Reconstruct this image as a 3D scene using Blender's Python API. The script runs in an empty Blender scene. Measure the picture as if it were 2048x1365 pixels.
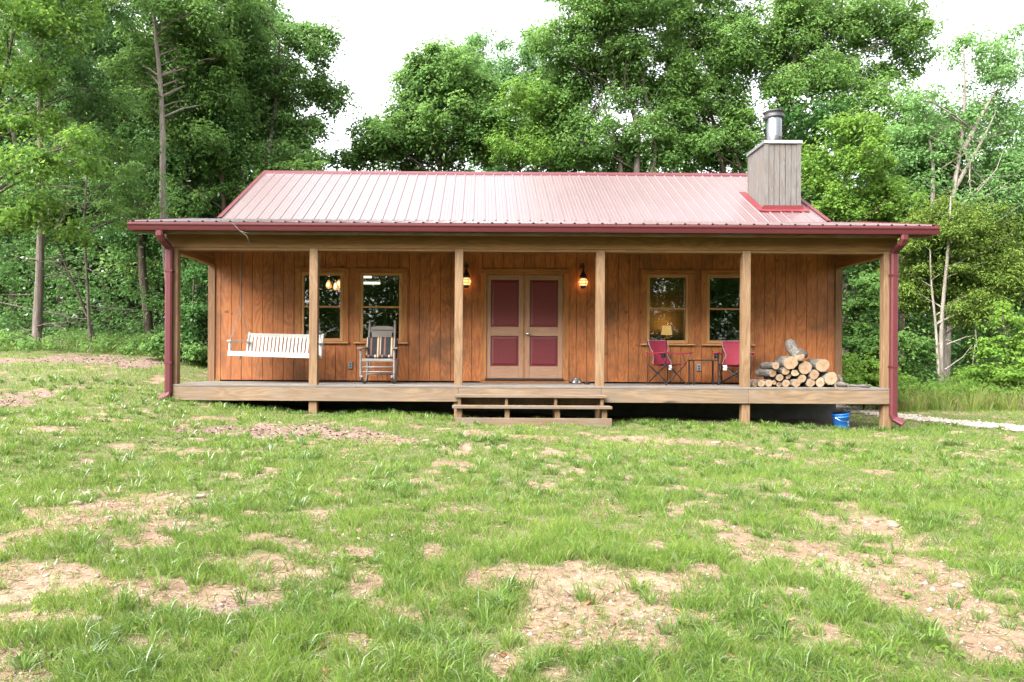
import bpy, math, random
import numpy as np
from mathutils import Vector, Matrix
random.seed(7); RNG = np.random.default_rng(11)
SC = bpy.context.scene
COL = SC.collection
R = math.radians
PI = math.pi

# ------------------------------------------------------------------ measured view of the place
F, CX, CY, ROLL, EYE = 1505.0, 960.0, 722.0, 0.0058, 0.425   # focal length in photo pixels, principal point, eye height above deck
D1 = 12.79      # porch posts
D2 = 14.62      # cabin front wall
DG = 12.42      # gutter
DE = 15.12      # foot of the main roof
DR = 18.28      # ridge
XL, XR = -5.24, 6.98
def fx(px, D): return (px - CX) * D / F
def fz(px, py, D): return EYE + (CY + ROLL * (px - CX) - py) * D / F
def P(px, py, D): return (fx(px, D), D, fz(px, py, D))

# ------------------------------------------------------------------ noise and ground height
def _hash(ix, iy, s):
    h = (ix.astype(np.int64) * 374761393 + iy.astype(np.int64) * 668265263 + s * 974711) & 0x7fffffff
    h = ((h ^ (h >> 13)) * 1274126177) & 0x7fffffff
    return ((h ^ (h >> 16)) & 0xffff) / 65535.0
def vnoise(x, y, s=0):
    x = np.asarray(x, float); y = np.asarray(y, float)
    ix, iy = np.floor(x), np.floor(y); u, v = x - ix, y - iy
    u = u * u * (3 - 2 * u); v = v * v * (3 - 2 * v)
    a = _hash(ix, iy, s); b = _hash(ix + 1, iy, s); c = _hash(ix, iy + 1, s); d = _hash(ix + 1, iy + 1, s)
    return (a * (1 - u) + b * u) * (1 - v) + (c * (1 - u) + d * u) * v
def fbm(x, y, s=0, o=4):
    t, a, n = 0, .5, 0
    for k in range(o):
        t = t + a * vnoise(x * 2 ** k, y * 2 ** k, s + k); n += a; a *= .5
    return t / n
def sstep(a, b, x):
    t = np.clip((np.asarray(x, float) - a) / (b - a), 0, 1); return t * t * (3 - 2 * t)
def g(x, y):
    x = np.asarray(x, float); y = np.asarray(y, float)
    z = -.56 - .022 * np.clip(x, -16, 7.2) + .10 * sstep(-3.4, -5.8, x)
    z = z - .044 * np.clip(12.8 - y, 0, 13.5)
    z = z + .1 * np.clip(y - 11, 0, 12) * sstep(-3.2, -8, x)
    z = z + .012 * np.clip(y - 15, 0, 40) * sstep(8, 14, x)
    fade = sstep(60, 25, np.abs(y - 8))
    z = z + fade * ((fbm(x * .55, y * .55, 3, 3) - .5) * .16 + (fbm(x * 2.6, y * 2.6, 9, 2) - .5) * .045)
    return z
def gp(px, py):
    """the ground point seen at a photo pixel"""
    dx = (px - CX) / F; dz = (CY + ROLL * (px - CX) - py) / F
    Ds = np.arange(2.2, 60, .02)
    z = EYE + dz * Ds
    hit = np.nonzero(z < g(dx * Ds, Ds))[0]
    D = Ds[hit[0]] if len(hit) else 60.
    return (dx * D, D, float(g(dx * D, D)))

# ------------------------------------------------------------------ mesh builder and object helpers
class MB:
    def __init__(s): s.v = []; s.f = []; s.m = []; s.smooth = []
    def add(s, vs, fs, mi=0, sm=False):
        o = len(s.v); s.v += [tuple(p) for p in vs]
        for q in fs: s.f.append(tuple(i + o for i in q)); s.m.append(mi); s.smooth.append(sm)
        return s
    def box(s, x0, x1, y0, y1, z0, z1, mi=0, mat=None):
        vs = [(x0,y0,z0),(x1,y0,z0),(x1,y1,z0),(x0,y1,z0),(x0,y0,z1),(x1,y0,z1),(x1,y1,z1),(x0,y1,z1)]
        if mat is not None: vs = [tuple(mat @ Vector(p)) for p in vs]
        return s.add(vs, [(0,3,2,1),(4,5,6,7),(0,1,5,4),(1,2,6,5),(2,3,7,6),(3,0,4,7)], mi)
    def bar(s, a, b, w, h, up=(0,0,1), mi=0):
        """a square bar from a to b, w wide and h high"""
        a, b = Vector(a), Vector(b); d = (b - a).normalized(); u = Vector(up)
        if abs(d.dot(u)) > .98: u = Vector((0,1,0))
        r = d.cross(u).normalized(); u = r.cross(d).normalized()
        vs = []
        for p in (a, b):
            for sx, sz in ((-1,-1),(1,-1),(1,1),(-1,1)): vs.append(p + r * (sx * w / 2) + u * (sz * h / 2))
        return s.add(vs, [(0,1,2,3),(7,6,5,4),(0,4,5,1),(1,5,6,2),(2,6,7,3),(3,7,4,0)], mi)
    def tube(s, pts, rad, n=8, mi=0, cap=True, jit=0):
        pts = [Vector(p) for p in pts]; k = len(pts)
        if not hasattr(rad, '__len__'): rad = [rad] * k
        o = []; ref = Vector((0.31, .9, .17))
        for i, p in enumerate(pts):
            d = (pts[min(i+1, k-1)] - pts[max(i-1, 0)])
            d = d.normalized() if d.length > 1e-9 else Vector((0,0,1))
            if abs(d.dot(ref)) > .95: ref = Vector((1, .1, .2))
            a = d.cross(ref).normalized(); b = d.cross(a).normalized()
            for j in range(n):
                t = 2 * PI * j / n; rr = rad[i] * (1 + (random.uniform(-jit, jit) if jit else 0))
                o.append(p + a * (math.cos(t) * rr) + b * (math.sin(t) * rr))
        fs = []
        for i in range(k - 1):
            for j in range(n):
                fs.append((i*n+j, i*n+(j+1)%n, (i+1)*n+(j+1)%n, (i+1)*n+j))
        s.add(o, fs, mi, True)
        if cap:
            s.add(o[:n], [tuple(range(n))], mi); s.add(o[-n:], [tuple(reversed(range(n)))], mi)
        return s
    def lathe(s, prof, c=(0,0,0), n=20, mi=0, axis='Z'):
        """prof: list of (r, h) turned about an axis through c"""
        vs = []; k = len(prof)
        for r, h in prof:
            for j in range(n):
                t = 2 * PI * j / n; a, b = r * math.cos(t), r * math.sin(t)
                p = (a, b, h) if axis == 'Z' else ((a, h, b) if axis == 'Y' else (h, a, b))
                vs.append((c[0]+p[0], c[1]+p[1], c[2]+p[2]))
        fs = [(i*n+j, i*n+(j+1)%n, (i+1)*n+(j+1)%n, (i+1)*n+j) for i in range(k-1) for j in range(n)]
        return s.add(vs, fs, mi, True)
    def poly_prism(s, pts, a, b, axis='Y', mi=0):
        """outline pts (2-D) swept from a to b along axis"""
        n = len(pts)
        def q(p, h): return (p[0], h, p[1]) if axis == 'Y' else ((h, p[0], p[1]) if axis == 'X' else (p[0], p[1], h))
        vs = [q(p, a) for p in pts] + [q(p, b) for p in pts]
        fs = [tuple(range(n)), tuple(reversed(range(n, 2*n)))] + [(i, i+n, (i+1)%n+n, (i+1)%n) for i in range(n)]
        return s.add(vs, fs, mi)

ORG = {}
def obj(name, mb, mats, parent=None, org=None, bevel=0, fixn=True):
    """links the collected shapes as ONE mesh object; vertices given in the space of the root (org = world origin to subtract)"""
    me = bpy.data.meshes.new(name)
    o0 = Vector(org) if org is not None else (Vector(ORG.get(parent.name, (0,0,0))) if parent else Vector((0,0,0)))
    me.from_pydata([tuple(Vector(p) - o0) for p in mb.v], [], mb.f)
    if not isinstance(mats, (list, tuple)): mats = [mats]
    for m in mats: me.materials.append(m)
    me.polygons.foreach_set('material_index', mb.m)
    me.polygons.foreach_set('use_smooth', mb.smooth)
    if fixn:
        import bmesh
        bm = bmesh.new(); bm.from_mesh(me); bmesh.ops.remove_doubles(bm, verts=bm.verts, dist=1e-6) if any(mb.smooth) else None
        bmesh.ops.recalc_face_normals(bm, faces=bm.faces); bm.to_mesh(me); bm.free()
    me.update()
    o = bpy.data.objects.new(name, me); COL.objects.link(o)
    if parent: o.parent = parent; ORG[o.name] = tuple(o0)
    elif org is not None: o.location = org
    if bevel:
        b = o.modifiers.new('bevel', 'BEVEL'); b.width = bevel; b.segments = 2; b.limit_method = 'ANGLE'; b.angle_limit = R(50)
    return o
def tag(o, label=None, cat=None, group=None, kind=None):
    if label: o['label'] = label
    if cat: o['category'] = cat
    if group: o['group'] = group
    if kind: o['kind'] = kind
    return o
def thing(name, loc, label, cat, group=None, rz=0, world=True):
    """an Empty at the base of a thing; with world=True its parts are given in world space"""
    o = bpy.data.objects.new(name, None); COL.objects.link(o); o.location = loc; o.rotation_euler = (0,0,rz)
    o.empty_display_size = .2
    ORG[o.name] = tuple(loc) if world else (0,0,0)
    return tag(o, label, cat, group)
def copy_thing(root, loc, rz, label):
    r = root.copy(); COL.objects.link(r); r.location = loc; r.rotation_euler = (0,0,rz); r['label'] = label
    for ch in list(root.children):
        c = ch.copy(); COL.objects.link(c); c.parent = r
        for gch in ch.children:
            d = gch.copy(); COL.objects.link(d); d.parent = c
    return r
def np_obj(name, V, Q, mats, parent=None, loc=None, tint=None, tri=None, smooth=False):
    """a big mesh from arrays: V (n,3), Q (m,4) quads, tri (k,3) triangles"""
    me = bpy.data.meshes.new(name)
    nq = 0 if Q is None else len(Q); nt = 0 if tri is None else len(tri)
    me.vertices.add(len(V)); me.vertices.foreach_set('co', np.ascontiguousarray(V, np.float32).ravel())
    li = np.concatenate([(Q.ravel() if nq else np.zeros(0, int)), (tri.ravel() if nt else np.zeros(0, int))]).astype(np.int32)
    me.loops.add(len(li)); me.loops.foreach_set('vertex_index', li)
    st = np.concatenate([np.arange(nq) * 4, nq * 4 + np.arange(nt) * 3]).astype(np.int32)
    me.polygons.add(nq + nt); me.polygons.foreach_set('loop_start', st)
    if smooth: me.polygons.foreach_set('use_smooth', np.ones(nq + nt, bool))
    if tint is not None:
        a = me.attributes.new('tint', 'FLOAT', 'POINT'); a.data.foreach_set('value', np.ascontiguousarray(tint, np.float32))
    for m in (mats if isinstance(mats, (list, tuple)) else [mats]): me.materials.append(m)
    me.update(calc_edges=True)
    o = bpy.data.objects.new(name, me); COL.objects.link(o)
    if parent: o.parent = parent
    if loc is not None: o.location = loc
    return o

# ------------------------------------------------------------------ materials
def srgb(r, g_, b):
    f = lambda c: (c/255/12.92) if c/255 <= .04045 else ((c/255+.055)/1.055)**2.4
    return (f(r), f(g_), f(b), 1)
ALB = .76   # reflectance level shared by the solid materials
class NT:
    def __init__(s, name):
        s.m = bpy.data.materials.new(name); s.m.use_nodes = True; s.t = s.m.node_tree; s.t.nodes.clear()
        s.out = s.n('ShaderNodeOutputMaterial')
    def n(s, typ, **kw):
        nd = s.t.nodes.new(typ)
        for k, v in kw.items():
            if k.startswith('i_'):
                key = k[2:].replace('_', ' ')
                nd.inputs[key].default_value = v
            else: setattr(nd, k, v)
        return nd
    def l(s, a, b): s.t.links.new(a, b)
    def math(s, op, a, b=None, clamp=False):
        nd = s.n('ShaderNodeMath', operation=op, use_clamp=clamp)
        for i, v in enumerate((a, b)):
            if v is None: continue
            if isinstance(v, (int, float)): nd.inputs[i].default_value = v
            else: s.l(v, nd.inputs[i])
        return nd.outputs[0]
    def mix(s, fac, a, b, mode='MIX'):
        nd = s.n('ShaderNodeMix', data_type='RGBA', blend_type=mode)
        for sock, v in ((nd.inputs[0], fac), (nd.inputs[6], a), (nd.inputs[7], b)):
            if isinstance(v, (int, float)): sock.default_value = v
            elif isinstance(v, (tuple, list)): sock.default_value = v
            else: s.l(v, sock)
        return nd.outputs[2]
    def ramp(s, fac, stops, interp='LINEAR'):
        nd = s.n('ShaderNodeValToRGB'); cr = nd.color_ramp; cr.interpolation = interp
        while len(cr.elements) < len(stops): cr.elements.new(.5)
        for e, (p, c) in zip(cr.elements, stops):
            e.position = p; e.color = c if len(c) == 4 else (*c, 1)
        s.l(fac, nd.inputs[0]); return nd.outputs[0]
    def noise(s, vec, scale, detail=4, rough=.55, dist=0):
        nd = s.n('ShaderNodeTexNoise'); nd.inputs['Scale'].default_value = scale; nd.inputs['Detail'].default_value = detail
        nd.inputs['Roughness'].default_value = rough; nd.inputs['Distortion'].default_value = dist
        if vec is not None: s.l(vec, nd.inputs['Vector'])
        return nd.outputs['Fac']
    def coords(s, scale=(1,1,1), rnd=True):
        tc = s.n('ShaderNodeTexCoord'); mp = s.n('ShaderNodeMapping'); mp.inputs['Scale'].default_value = scale
        v = tc.outputs['Object']
        if rnd:
            oi = s.n('ShaderNodeObjectInfo'); vm = s.n('ShaderNodeVectorMath', operation='ADD')
            cm = s.n('ShaderNodeCombineXYZ')
            k = s.math('MULTIPLY', oi.outputs['Random'], 17.)
            for i in range(3): s.l(k, cm.inputs[i])
            s.l(v, vm.inputs[0]); s.l(cm.outputs[0], vm.inputs[1]); v = vm.outputs[0]
        s.l(v, mp.inputs['Vector']); return mp.outputs[0]
    def bump(s, h, strength=.3, dist=.01):
        b = s.n('ShaderNodeBump'); b.inputs['Strength'].default_value = strength; b.inputs['Distance'].default_value = dist
        s.l(h, b.inputs['Height']); return b.outputs[0]
    def princ(s, col, rough=.6, metal=0, spec=.5, normal=None, coat=0, coat_rough=.1, emit=None, emit_s=0):
        p = s.n('ShaderNodeBsdfPrincipled')
        for key, v in (('Base Color', col), ('Roughness', rough), ('Metallic', metal), ('Specular IOR Level', spec), ('Coat Weight', coat), ('Coat Roughness', coat_rough)):
            if isinstance(v, (int, float)): p.inputs[key].default_value = v
            elif isinstance(v, tuple): p.inputs[key].default_value = v if len(v) == 4 else (*v, 1)
            elif key == 'Base Color' and not metal:
                h = s.n('ShaderNodeHueSaturation'); h.inputs['Value'].default_value = ALB; s.l(v, h.inputs['Color']); s.l(h.outputs[0], p.inputs[key])
            else: s.l(v, p.inputs[key])
        if normal is not None: s.l(normal, p.inputs['Normal'])
        if emit is not None: p.inputs['Emission Color'].default_value = emit; p.inputs['Emission Strength'].default_value = emit_s
        s.l(p.outputs[0], s.out.inputs[0]); return p

def wood(name, light, dark, axis='X', grain=9., knots=0, weather=0, wcol=(.30,.28,.26,1), rough=.7, contrast=1.):
    """sawn timber with grain along axis, optional knots and grey weathering"""
    t = NT(name); ax = {'X': (.09,1,1), 'Y': (1,.09,1), 'Z': (1,1,.09)}[axis]
    v = t.coords(tuple(a * grain for a in ax))
    n1 = t.noise(v, 1., 3, .5, 1.2)
    rings = t.math('FRACT', t.math('MULTIPLY', n1, 7.))
    rings = t.math('ABSOLUTE', t.math('SUBTRACT', rings, .5))
    n2 = t.noise(v, 6., 5, .7)
    k = t.math('ADD', t.math('MULTIPLY', rings, .9 * contrast), t.math('MULTIPLY', n2, .55))
    c = t.ramp(k, [(.15, dark), (.75, light)])
    big = t.noise(t.coords((1.3,1.3,1.3)), 1.1, 3, .6)
    c = t.mix(t.ramp(big, [(.35, (0,0,0,1)), (.7, (.5,.5,.5,1))]), c, dark)
    if knots:
        ks = {'X': (2.6,9,9), 'Y': (9,2.6,9), 'Z': (9,9,2.6)}[axis]
        vo = t.n('ShaderNodeTexVoronoi', feature='F1'); vo.inputs['Scale'].default_value = knots; vo.inputs['Randomness'].default_value = 1
        t.l(t.coords(tuple(q * .33 for q in ks)), vo.inputs['Vector'])
        kd = t.math('ADD', vo.outputs['Distance'], t.math('MULTIPLY', t.noise(t.coords((30,30,30)), 1., 2), .06))
        km = t.ramp(kd, [(.085, (1,1,1,1)), (.135, (0,0,0,1))])
        c = t.mix(t.math('MULTIPLY', km, .8), c, tuple(q * .25 for q in dark[:3]) + (1,))
    if weather:
        w = t.ramp(t.noise(t.coords((.9,.9,.9)), 1.6, 5, .65), [(.42, (0,0,0,1)), (.66, (weather,)*3 + (1,))])
        c = t.mix(w, c, wcol)
    t.princ(c, rough, spec=.3, normal=t.bump(k, .25, .004)); return t.m

def plain(name, col, rough=.5, metal=0, spec=.5, var=.12, scale=9, bump=0, coat=0):
    t = NT(name); n = t.noise(t.coords((scale,)*3), 1., 4, .6)
    lo = tuple(c * (1 - var) for c in col[:3]) + (1,); hi = tuple(min(1, c * (1 + var)) for c in col[:3]) + (1,)
    c = t.ramp(n, [(.3, lo), (.7, hi)])
    t.princ(c, rough, metal, spec, t.bump(n, bump, .01) if bump else None, coat); return t.m

def siding_mat():
    t = NT('stained_plywood')
    geo = t.n('ShaderNodeNewGeometry'); rnd = geo.outputs['Random Per Island']
    tc = t.n('ShaderNodeTexCoord'); off = t.n('ShaderNodeCombineXYZ')
    t.l(t.math('MULTIPLY', t.math('FLOOR', t.math('MULTIPLY', rnd, 6.)), 3.1), off.inputs[2])
    va = t.n('ShaderNodeVectorMath', operation='ADD'); t.l(tc.outputs['Object'], va.inputs[0]); t.l(off.outputs[0], va.inputs[1])
    mp = t.n('ShaderNodeMapping'); mp.inputs['Scale'].default_value = (1, 1, .16); t.l(va.outputs[0], mp.inputs['Vector'])
    big = t.noise(mp.outputs[0], 4.2, 2.5, .5, .6)                      # rotary-cut veneer figure
    fig = t.math('ABSOLUTE', t.math('SUBTRACT', t.math('FRACT', t.math('MULTIPLY', big, 13.)), .5))
    mp2 = t.n('ShaderNodeMapping'); mp2.inputs['Scale'].default_value = (70, 70, 5); t.l(va.outputs[0], mp2.inputs['Vector'])
    fine = t.noise(mp2.outputs[0], 1., 4, .7)
    k = t.math('ADD', t.math('MULTIPLY', fig, .95), t.math('MULTIPLY', fine, .6))
    c = t.ramp(k, [(.08, (.20,.060,.018,1)), (.42, (.43,.138,.041,1)), (.9, (.58,.22,.070,1))])
    blot = t.noise(tc.outputs['Object'], 1.05, 6, .68, .3)
    c = t.mix(t.ramp(blot, [(.44, (0,0,0,1)), (.66, (.75,.75,.75,1))]), c, (.095,.050,.024,1))
    sp = t.noise(tc.outputs['Object'], 26., 3, .6)
    c = t.mix(t.ramp(sp, [(.60, (0,0,0,1)), (.74, (.45,.45,.45,1))]), c, (.07,.035,.015,1))
    kv = t.n('ShaderNodeTexVoronoi'); kv.inputs['Scale'].default_value = 1.55; km_ = t.n('ShaderNodeMapping'); km_.inputs['Scale'].default_value = (1, .2, 1.5); t.l(va.outputs[0], km_.inputs['Vector']); t.l(km_.outputs[0], kv.inputs['Vector'])
    kd = t.math('ADD', kv.outputs['Distance'], t.math('MULTIPLY', fine, .05))
    c = t.mix(t.ramp(kd, [(.075, (.75,.75,.75,1)), (.12, (0,0,0,1))]), c, (.05,.022,.01,1))
    c = t.mix(t.math('MULTIPLY', rnd, .28), c, (.30,.095,.025,1))
    t.princ(c, .58, spec=.35, normal=t.bump(k, .3, .003)); return t.m

def leaf_mat(name, lo, hi, trans=.5, yellow=None, gloss=.018):
    t = NT(name); at = t.n('ShaderNodeAttribute', attribute_name='tint')
    oi = t.n('ShaderNodeObjectInfo')
    geo = t.n('ShaderNodeNewGeometry')
    n = t.noise(geo.outputs['Position'], .55, 3, .6)
    k = t.math('ADD', t.math('MULTIPLY', at.outputs['Fac'], .62), t.math('MULTIPLY', n, .42))
    k = t.math('ADD', k, t.math('MULTIPLY', t.math('SUBTRACT', oi.outputs['Random'], .5), .22))
    st = [(.15, lo), (.85, hi)]
    if yellow: st = [(.12, lo), (.72, hi), (1., yellow)]
    c = t.ramp(k, st)
    d = t.n('ShaderNodeBsdfDiffuse'); t.l(c, d.inputs[0])
    tr = t.n('ShaderNodeBsdfTranslucent'); hs = t.n('ShaderNodeHueSaturation'); hs.inputs['Value'].default_value = 1.5; hs.inputs['Hue'].default_value = .485
    t.l(c, hs.inputs['Color']); t.l(hs.outputs[0], tr.inputs[0])
    mx = t.n('ShaderNodeMixShader'); mx.inputs[0].default_value = trans; t.l(d.outputs[0], mx.inputs[1]); t.l(tr.outputs[0], mx.inputs[2])
    gl = t.n('ShaderNodeBsdfGlossy'); gl.inputs['Roughness'].default_value = .45; gl.inputs[0].default_value = (1,1,1,1)
    fr = t.n('ShaderNodeFresnel'); fr.inputs[0].default_value = 1.4
    mx2 = t.n('ShaderNodeMixShader'); t.l(t.math('MULTIPLY', fr.outputs[0], gloss * 6, True), mx2.inputs[0]); t.l(mx.outputs[0], mx2.inputs[1]); t.l(gl.outputs[0], mx2.inputs[2])
    t.l(mx2.outputs[0], t.out.inputs[0]); return t.m

def bark_mat(name, lo, hi, scale=(14,14,2.2)):
    t = NT(name); v = t.coords(scale); n = t.noise(v, 1., 5, .7, .4)
    c = t.ramp(n, [(.32, lo), (.68, hi)])
    lich = t.ramp(t.noise(t.coords((3,3,1.5)), 1., 4, .6), [(.56, (0,0,0,1)), (.72, (.5,.5,.5,1))])
    c = t.mix(lich, c, tuple(min(1, q * 1.45) for q in hi[:3]) + (1,))
    t.princ(c, .9, spec=.15, normal=t.bump(n, .8, .03)); return t.m

M = {}
M['siding'] = siding_mat()
M['groove'] = plain('groove_backing', (.035,.014,.006,1), .8)
M['post'] = wood('porch_post_pine', (.30,.19,.105,1), (.155,.085,.04,1), 'Z', 7, knots=1.6)
M['beam'] = wood('porch_beam_pine', (.25,.125,.036,1), (.14,.062,.016,1), 'X', 6, knots=.62)
M['plate'] = wood('plate_pine', (.21,.115,.038,1), (.13,.065,.02,1), 'X', 7)
M['rim'] = wood('rim_board_pine', (.28,.195,.122,1), (.155,.098,.055,1), 'X', 5, knots=.75, weather=.5, wcol=(.20,.165,.14,1))
M['deck'] = wood('deck_board', (.24,.20,.165,1), (.13,.11,.09,1), 'X', 6, weather=.8, wcol=(.17,.17,.175,1))
M['sidebeam'] = wood('side_beam_pine', (.38,.19,.065,1), (.20,.09,.028,1), 'Y', 6)
M['step'] = wood('step_board', (.22,.155,.10,1), (.13,.085,.05,1), 'X', 6, weather=.6, wcol=(.19,.165,.145,1))
M['stepblock'] = wood('step_block', (.24,.155,.085,1), (.14,.08,.04,1), 'Z', 6)
M['casing'] = wood('casing_cedar', (0.545,0.229,0.074,1), (0.264,0.096,0.031,1), 'Z', 8, knots=.8)
M['casingh'] = wood('casing_head_cedar', (0.474,0.194,0.064,1), (0.229,0.088,0.030,1), 'X', 8, knots=.8)
M['sash'] = wood('sash_fir', (0.621,0.338,0.142,1), (0.419,0.203,0.078,1), 'Z', 9)
M['sashh'] = wood('sash_rail_fir', (0.621,0.338,0.142,1), (0.419,0.203,0.078,1), 'X', 9)
M['door'] = wood('door_fir', (.46,.275,.18,1), (.34,.19,.12,1), 'Z', 9)
M['doorr'] = wood('door_rail_fir', (.46,.275,.18,1), (.34,.19,.12,1), 'X', 9)
M['doorpanel'] = plain('oxblood_panel', (.165,.018,.025,1), .5, var=.16, scale=30)
M['dark'] = plain('dark_rubber', (.012,.011,.010,1), .6)
M['black'] = plain('black_iron', (.016,.016,.018,1), .45, spec=.5)
M['corner'] = wood('corner_board_cedar', (.25,.135,.068,1), (.15,.075,.035,1), 'Z', 7, knots=1.)
M['soffit'] = wood('rafter_tail_board', (.24,.155,.085,1), (.13,.08,.04,1), 'X', 5, weather=.5)
M['white_paint'] = plain('white_paint', (.56,.55,.52,1), .45, var=.06, scale=14)
M['oldwood'] = wood('weathered_chair_wood', (.27,.235,.21,1), (.14,.115,.10,1), 'X', 9, weather=.7, wcol=(.27,.26,.25,1))
M['chain'] = plain('galvanised_chain', (.24,.24,.24,1), .5, .6)
M['steel'] = plain('stainless', (.55,.55,.56,1), .16, 1., var=.05)
M['outlet'] = plain('grey_plastic', (.25,.285,.30,1), .5)
M['concrete'] = plain('concrete_block', (.15,.145,.135,1), .9, var=.25, scale=6, bump=.4)
M['fabric_red'] = plain('crimson_canvas', (.29,.014,.042,1), .75, var=.14, scale=26, bump=.15)
M['piping'] = plain('grey_piping', (.42,.34,.34,1), .7)
M['tag'] = plain('white_tag', (.78,.78,.78,1), .6)
M['bluebucket'] = plain('blue_plastic', (.008,.14,.52,1), .38, var=.08)
M['whitemark'] = plain('white_print', (.7,.74,.8,1), .5)
M['inner'] = wood('inside_pine', (.17,.12,.065,1), (.10,.065,.035,1), 'X', 5)
M['innerfloor'] = wood('inside_floor', (.20,.12,.06,1), (.11,.06,.03,1), 'X', 5)
M['brass'] = plain('brass', (.55,.36,.13,1), .3, 1.)
M['pebble'] = plain('pebble_stone', (.42,.38,.34,1), .9, var=.3, scale=4)
M['rock'] = plain('pale_rock', (.24,.195,.15,1), .9, var=.22, scale=16, bump=.5)

def roof_mat(name, base, rough):
    t = NT(name); n = t.noise(t.coords((1.5, 1.5, 1.5), False), 1.4, 5, .6)
    c = t.ramp(n, [(.3, tuple(q * .9 for q in base[:3]) + (1,)), (.75, tuple(q * 1.12 for q in base[:3]) + (1,))])
    r = t.math('ADD', t.math('MULTIPLY', n, .12), rough - .06)
    p = t.princ(c, r, 0, .5, coat=1., coat_rough=.32); p.inputs['IOR'].default_value = 2.5; p.inputs['Coat IOR'].default_value = 2.0; return t.m
M['roof'] = roof_mat('red_steel_roofing', (.088,.014,.017,1), .46)
M['gutter'] = plain('red_gutter', (.105,.021,.025,1), .5, spec=.3, var=.06)
M['flash'] = plain('red_flashing', (.16,.025,.03,1), .4, spec=.4)
M['ridge'] = plain('red_trim', (.115,.026,.034,1), .45, spec=.4)
M['zinc'] = plain('galvanised_cap', (.40,.42,.44,1), .45, .8, var=.1)
M['flue'] = plain('bright_flue', (.20,.205,.215,1), .25, 1., var=.05, scale=3)
M['fluedark'] = plain('sooty_cap', (.05,.05,.053,1), .5, .5)
def chimney_mat():
    t = NT('weathered_grey_plywood'); geo = t.n('ShaderNodeNewGeometry')
    v = t.coords((26, 26, 3.2)); n = t.noise(v, 1., 5, .72, 1.)
    c = t.ramp(n, [(.28, (.085,.08,.076,1)), (.7, (.225,.21,.195,1))])
    s2 = t.noise(t.coords((2.2,2.2,1.4)), 1., 5, .66)
    c = t.mix(t.ramp(s2, [(.48, (0,0,0,1)), (.7, (.6,.6,.6,1))]), c, (.16,.12,.095,1))
    t.princ(c, .85, spec=.2, normal=t.bump(n, .35, .004)); return t.m
M['chimney'] = chimney_mat()
def glass_mat():
    t = NT('window_glass'); fr = t.n('ShaderNodeFresnel'); fr.inputs[0].default_value = 1.85
    tr = t.n('ShaderNodeBsdfTransparent'); tr.inputs[0].default_value = (.86,.88,.86,1)
    gl = t.n('ShaderNodeBsdfGlossy'); gl.inputs['Roughness'].default_value = .012
    mx = t.n('ShaderNodeMixShader'); t.l(fr.outputs[0], mx.inputs[0]); t.l(tr.outputs[0], mx.inputs[1]); t.l(gl.outputs[0], mx.inputs[2])
    t.l(mx.outputs[0], t.out.inputs[0]); return t.m
M['glass'] = glass_mat()
def emit_mat(name, col, s):
    t = NT(name); e = t.n('ShaderNodeEmission'); e.inputs[0].default_value = col; e.inputs[1].default_value = s
    t.l(e.outputs[0], t.out.inputs[0]); return t.m
M['globe'] = emit_mat('lit_globe', (1., .55, .2, 1), .33)
M['bulb'] = emit_mat('lit_filament_bulb', (1., .36, .06, 1), .34)
M['filament'] = emit_mat('filament', (1., .75, .35, 1), 2.)
M['tubelight'] = emit_mat('lit_tube', (1., .93, .78, 1), .4)
M['shade'] = emit_mat('lit_lamp_shade', (1., .60, .20, 1), .17)
def stripe_mat():
    t = NT('striped_canvas'); tc = t.n('ShaderNodeTexCoord'); sx = t.n('ShaderNodeSeparateXYZ'); t.l(tc.outputs['Object'], sx.inputs[0])
    u = t.math('FRACT', t.math('ADD', t.math('MULTIPLY', sx.outputs[0], 1/.25), .62))
    navy, tan, brown = (.014,.022,.034,1), (.58,.48,.32,1), (.24,.11,.075,1)
    c = t.ramp(u, [(0, navy), (.30, tan), (.40, brown), (.52, tan), (.58, navy), (.80, brown), (.92, navy)], 'CONSTANT')
    n = t.noise(t.coords((60,60,60)), 1., 3)
    c = t.mix(t.math('MULTIPLY', n, .3), c, (.16,.13,.11,1))
    t.princ(c, .85, spec=.2, normal=t.bump(n, .2, .003)); return t.m
M['stripe'] = stripe_mat()
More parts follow.
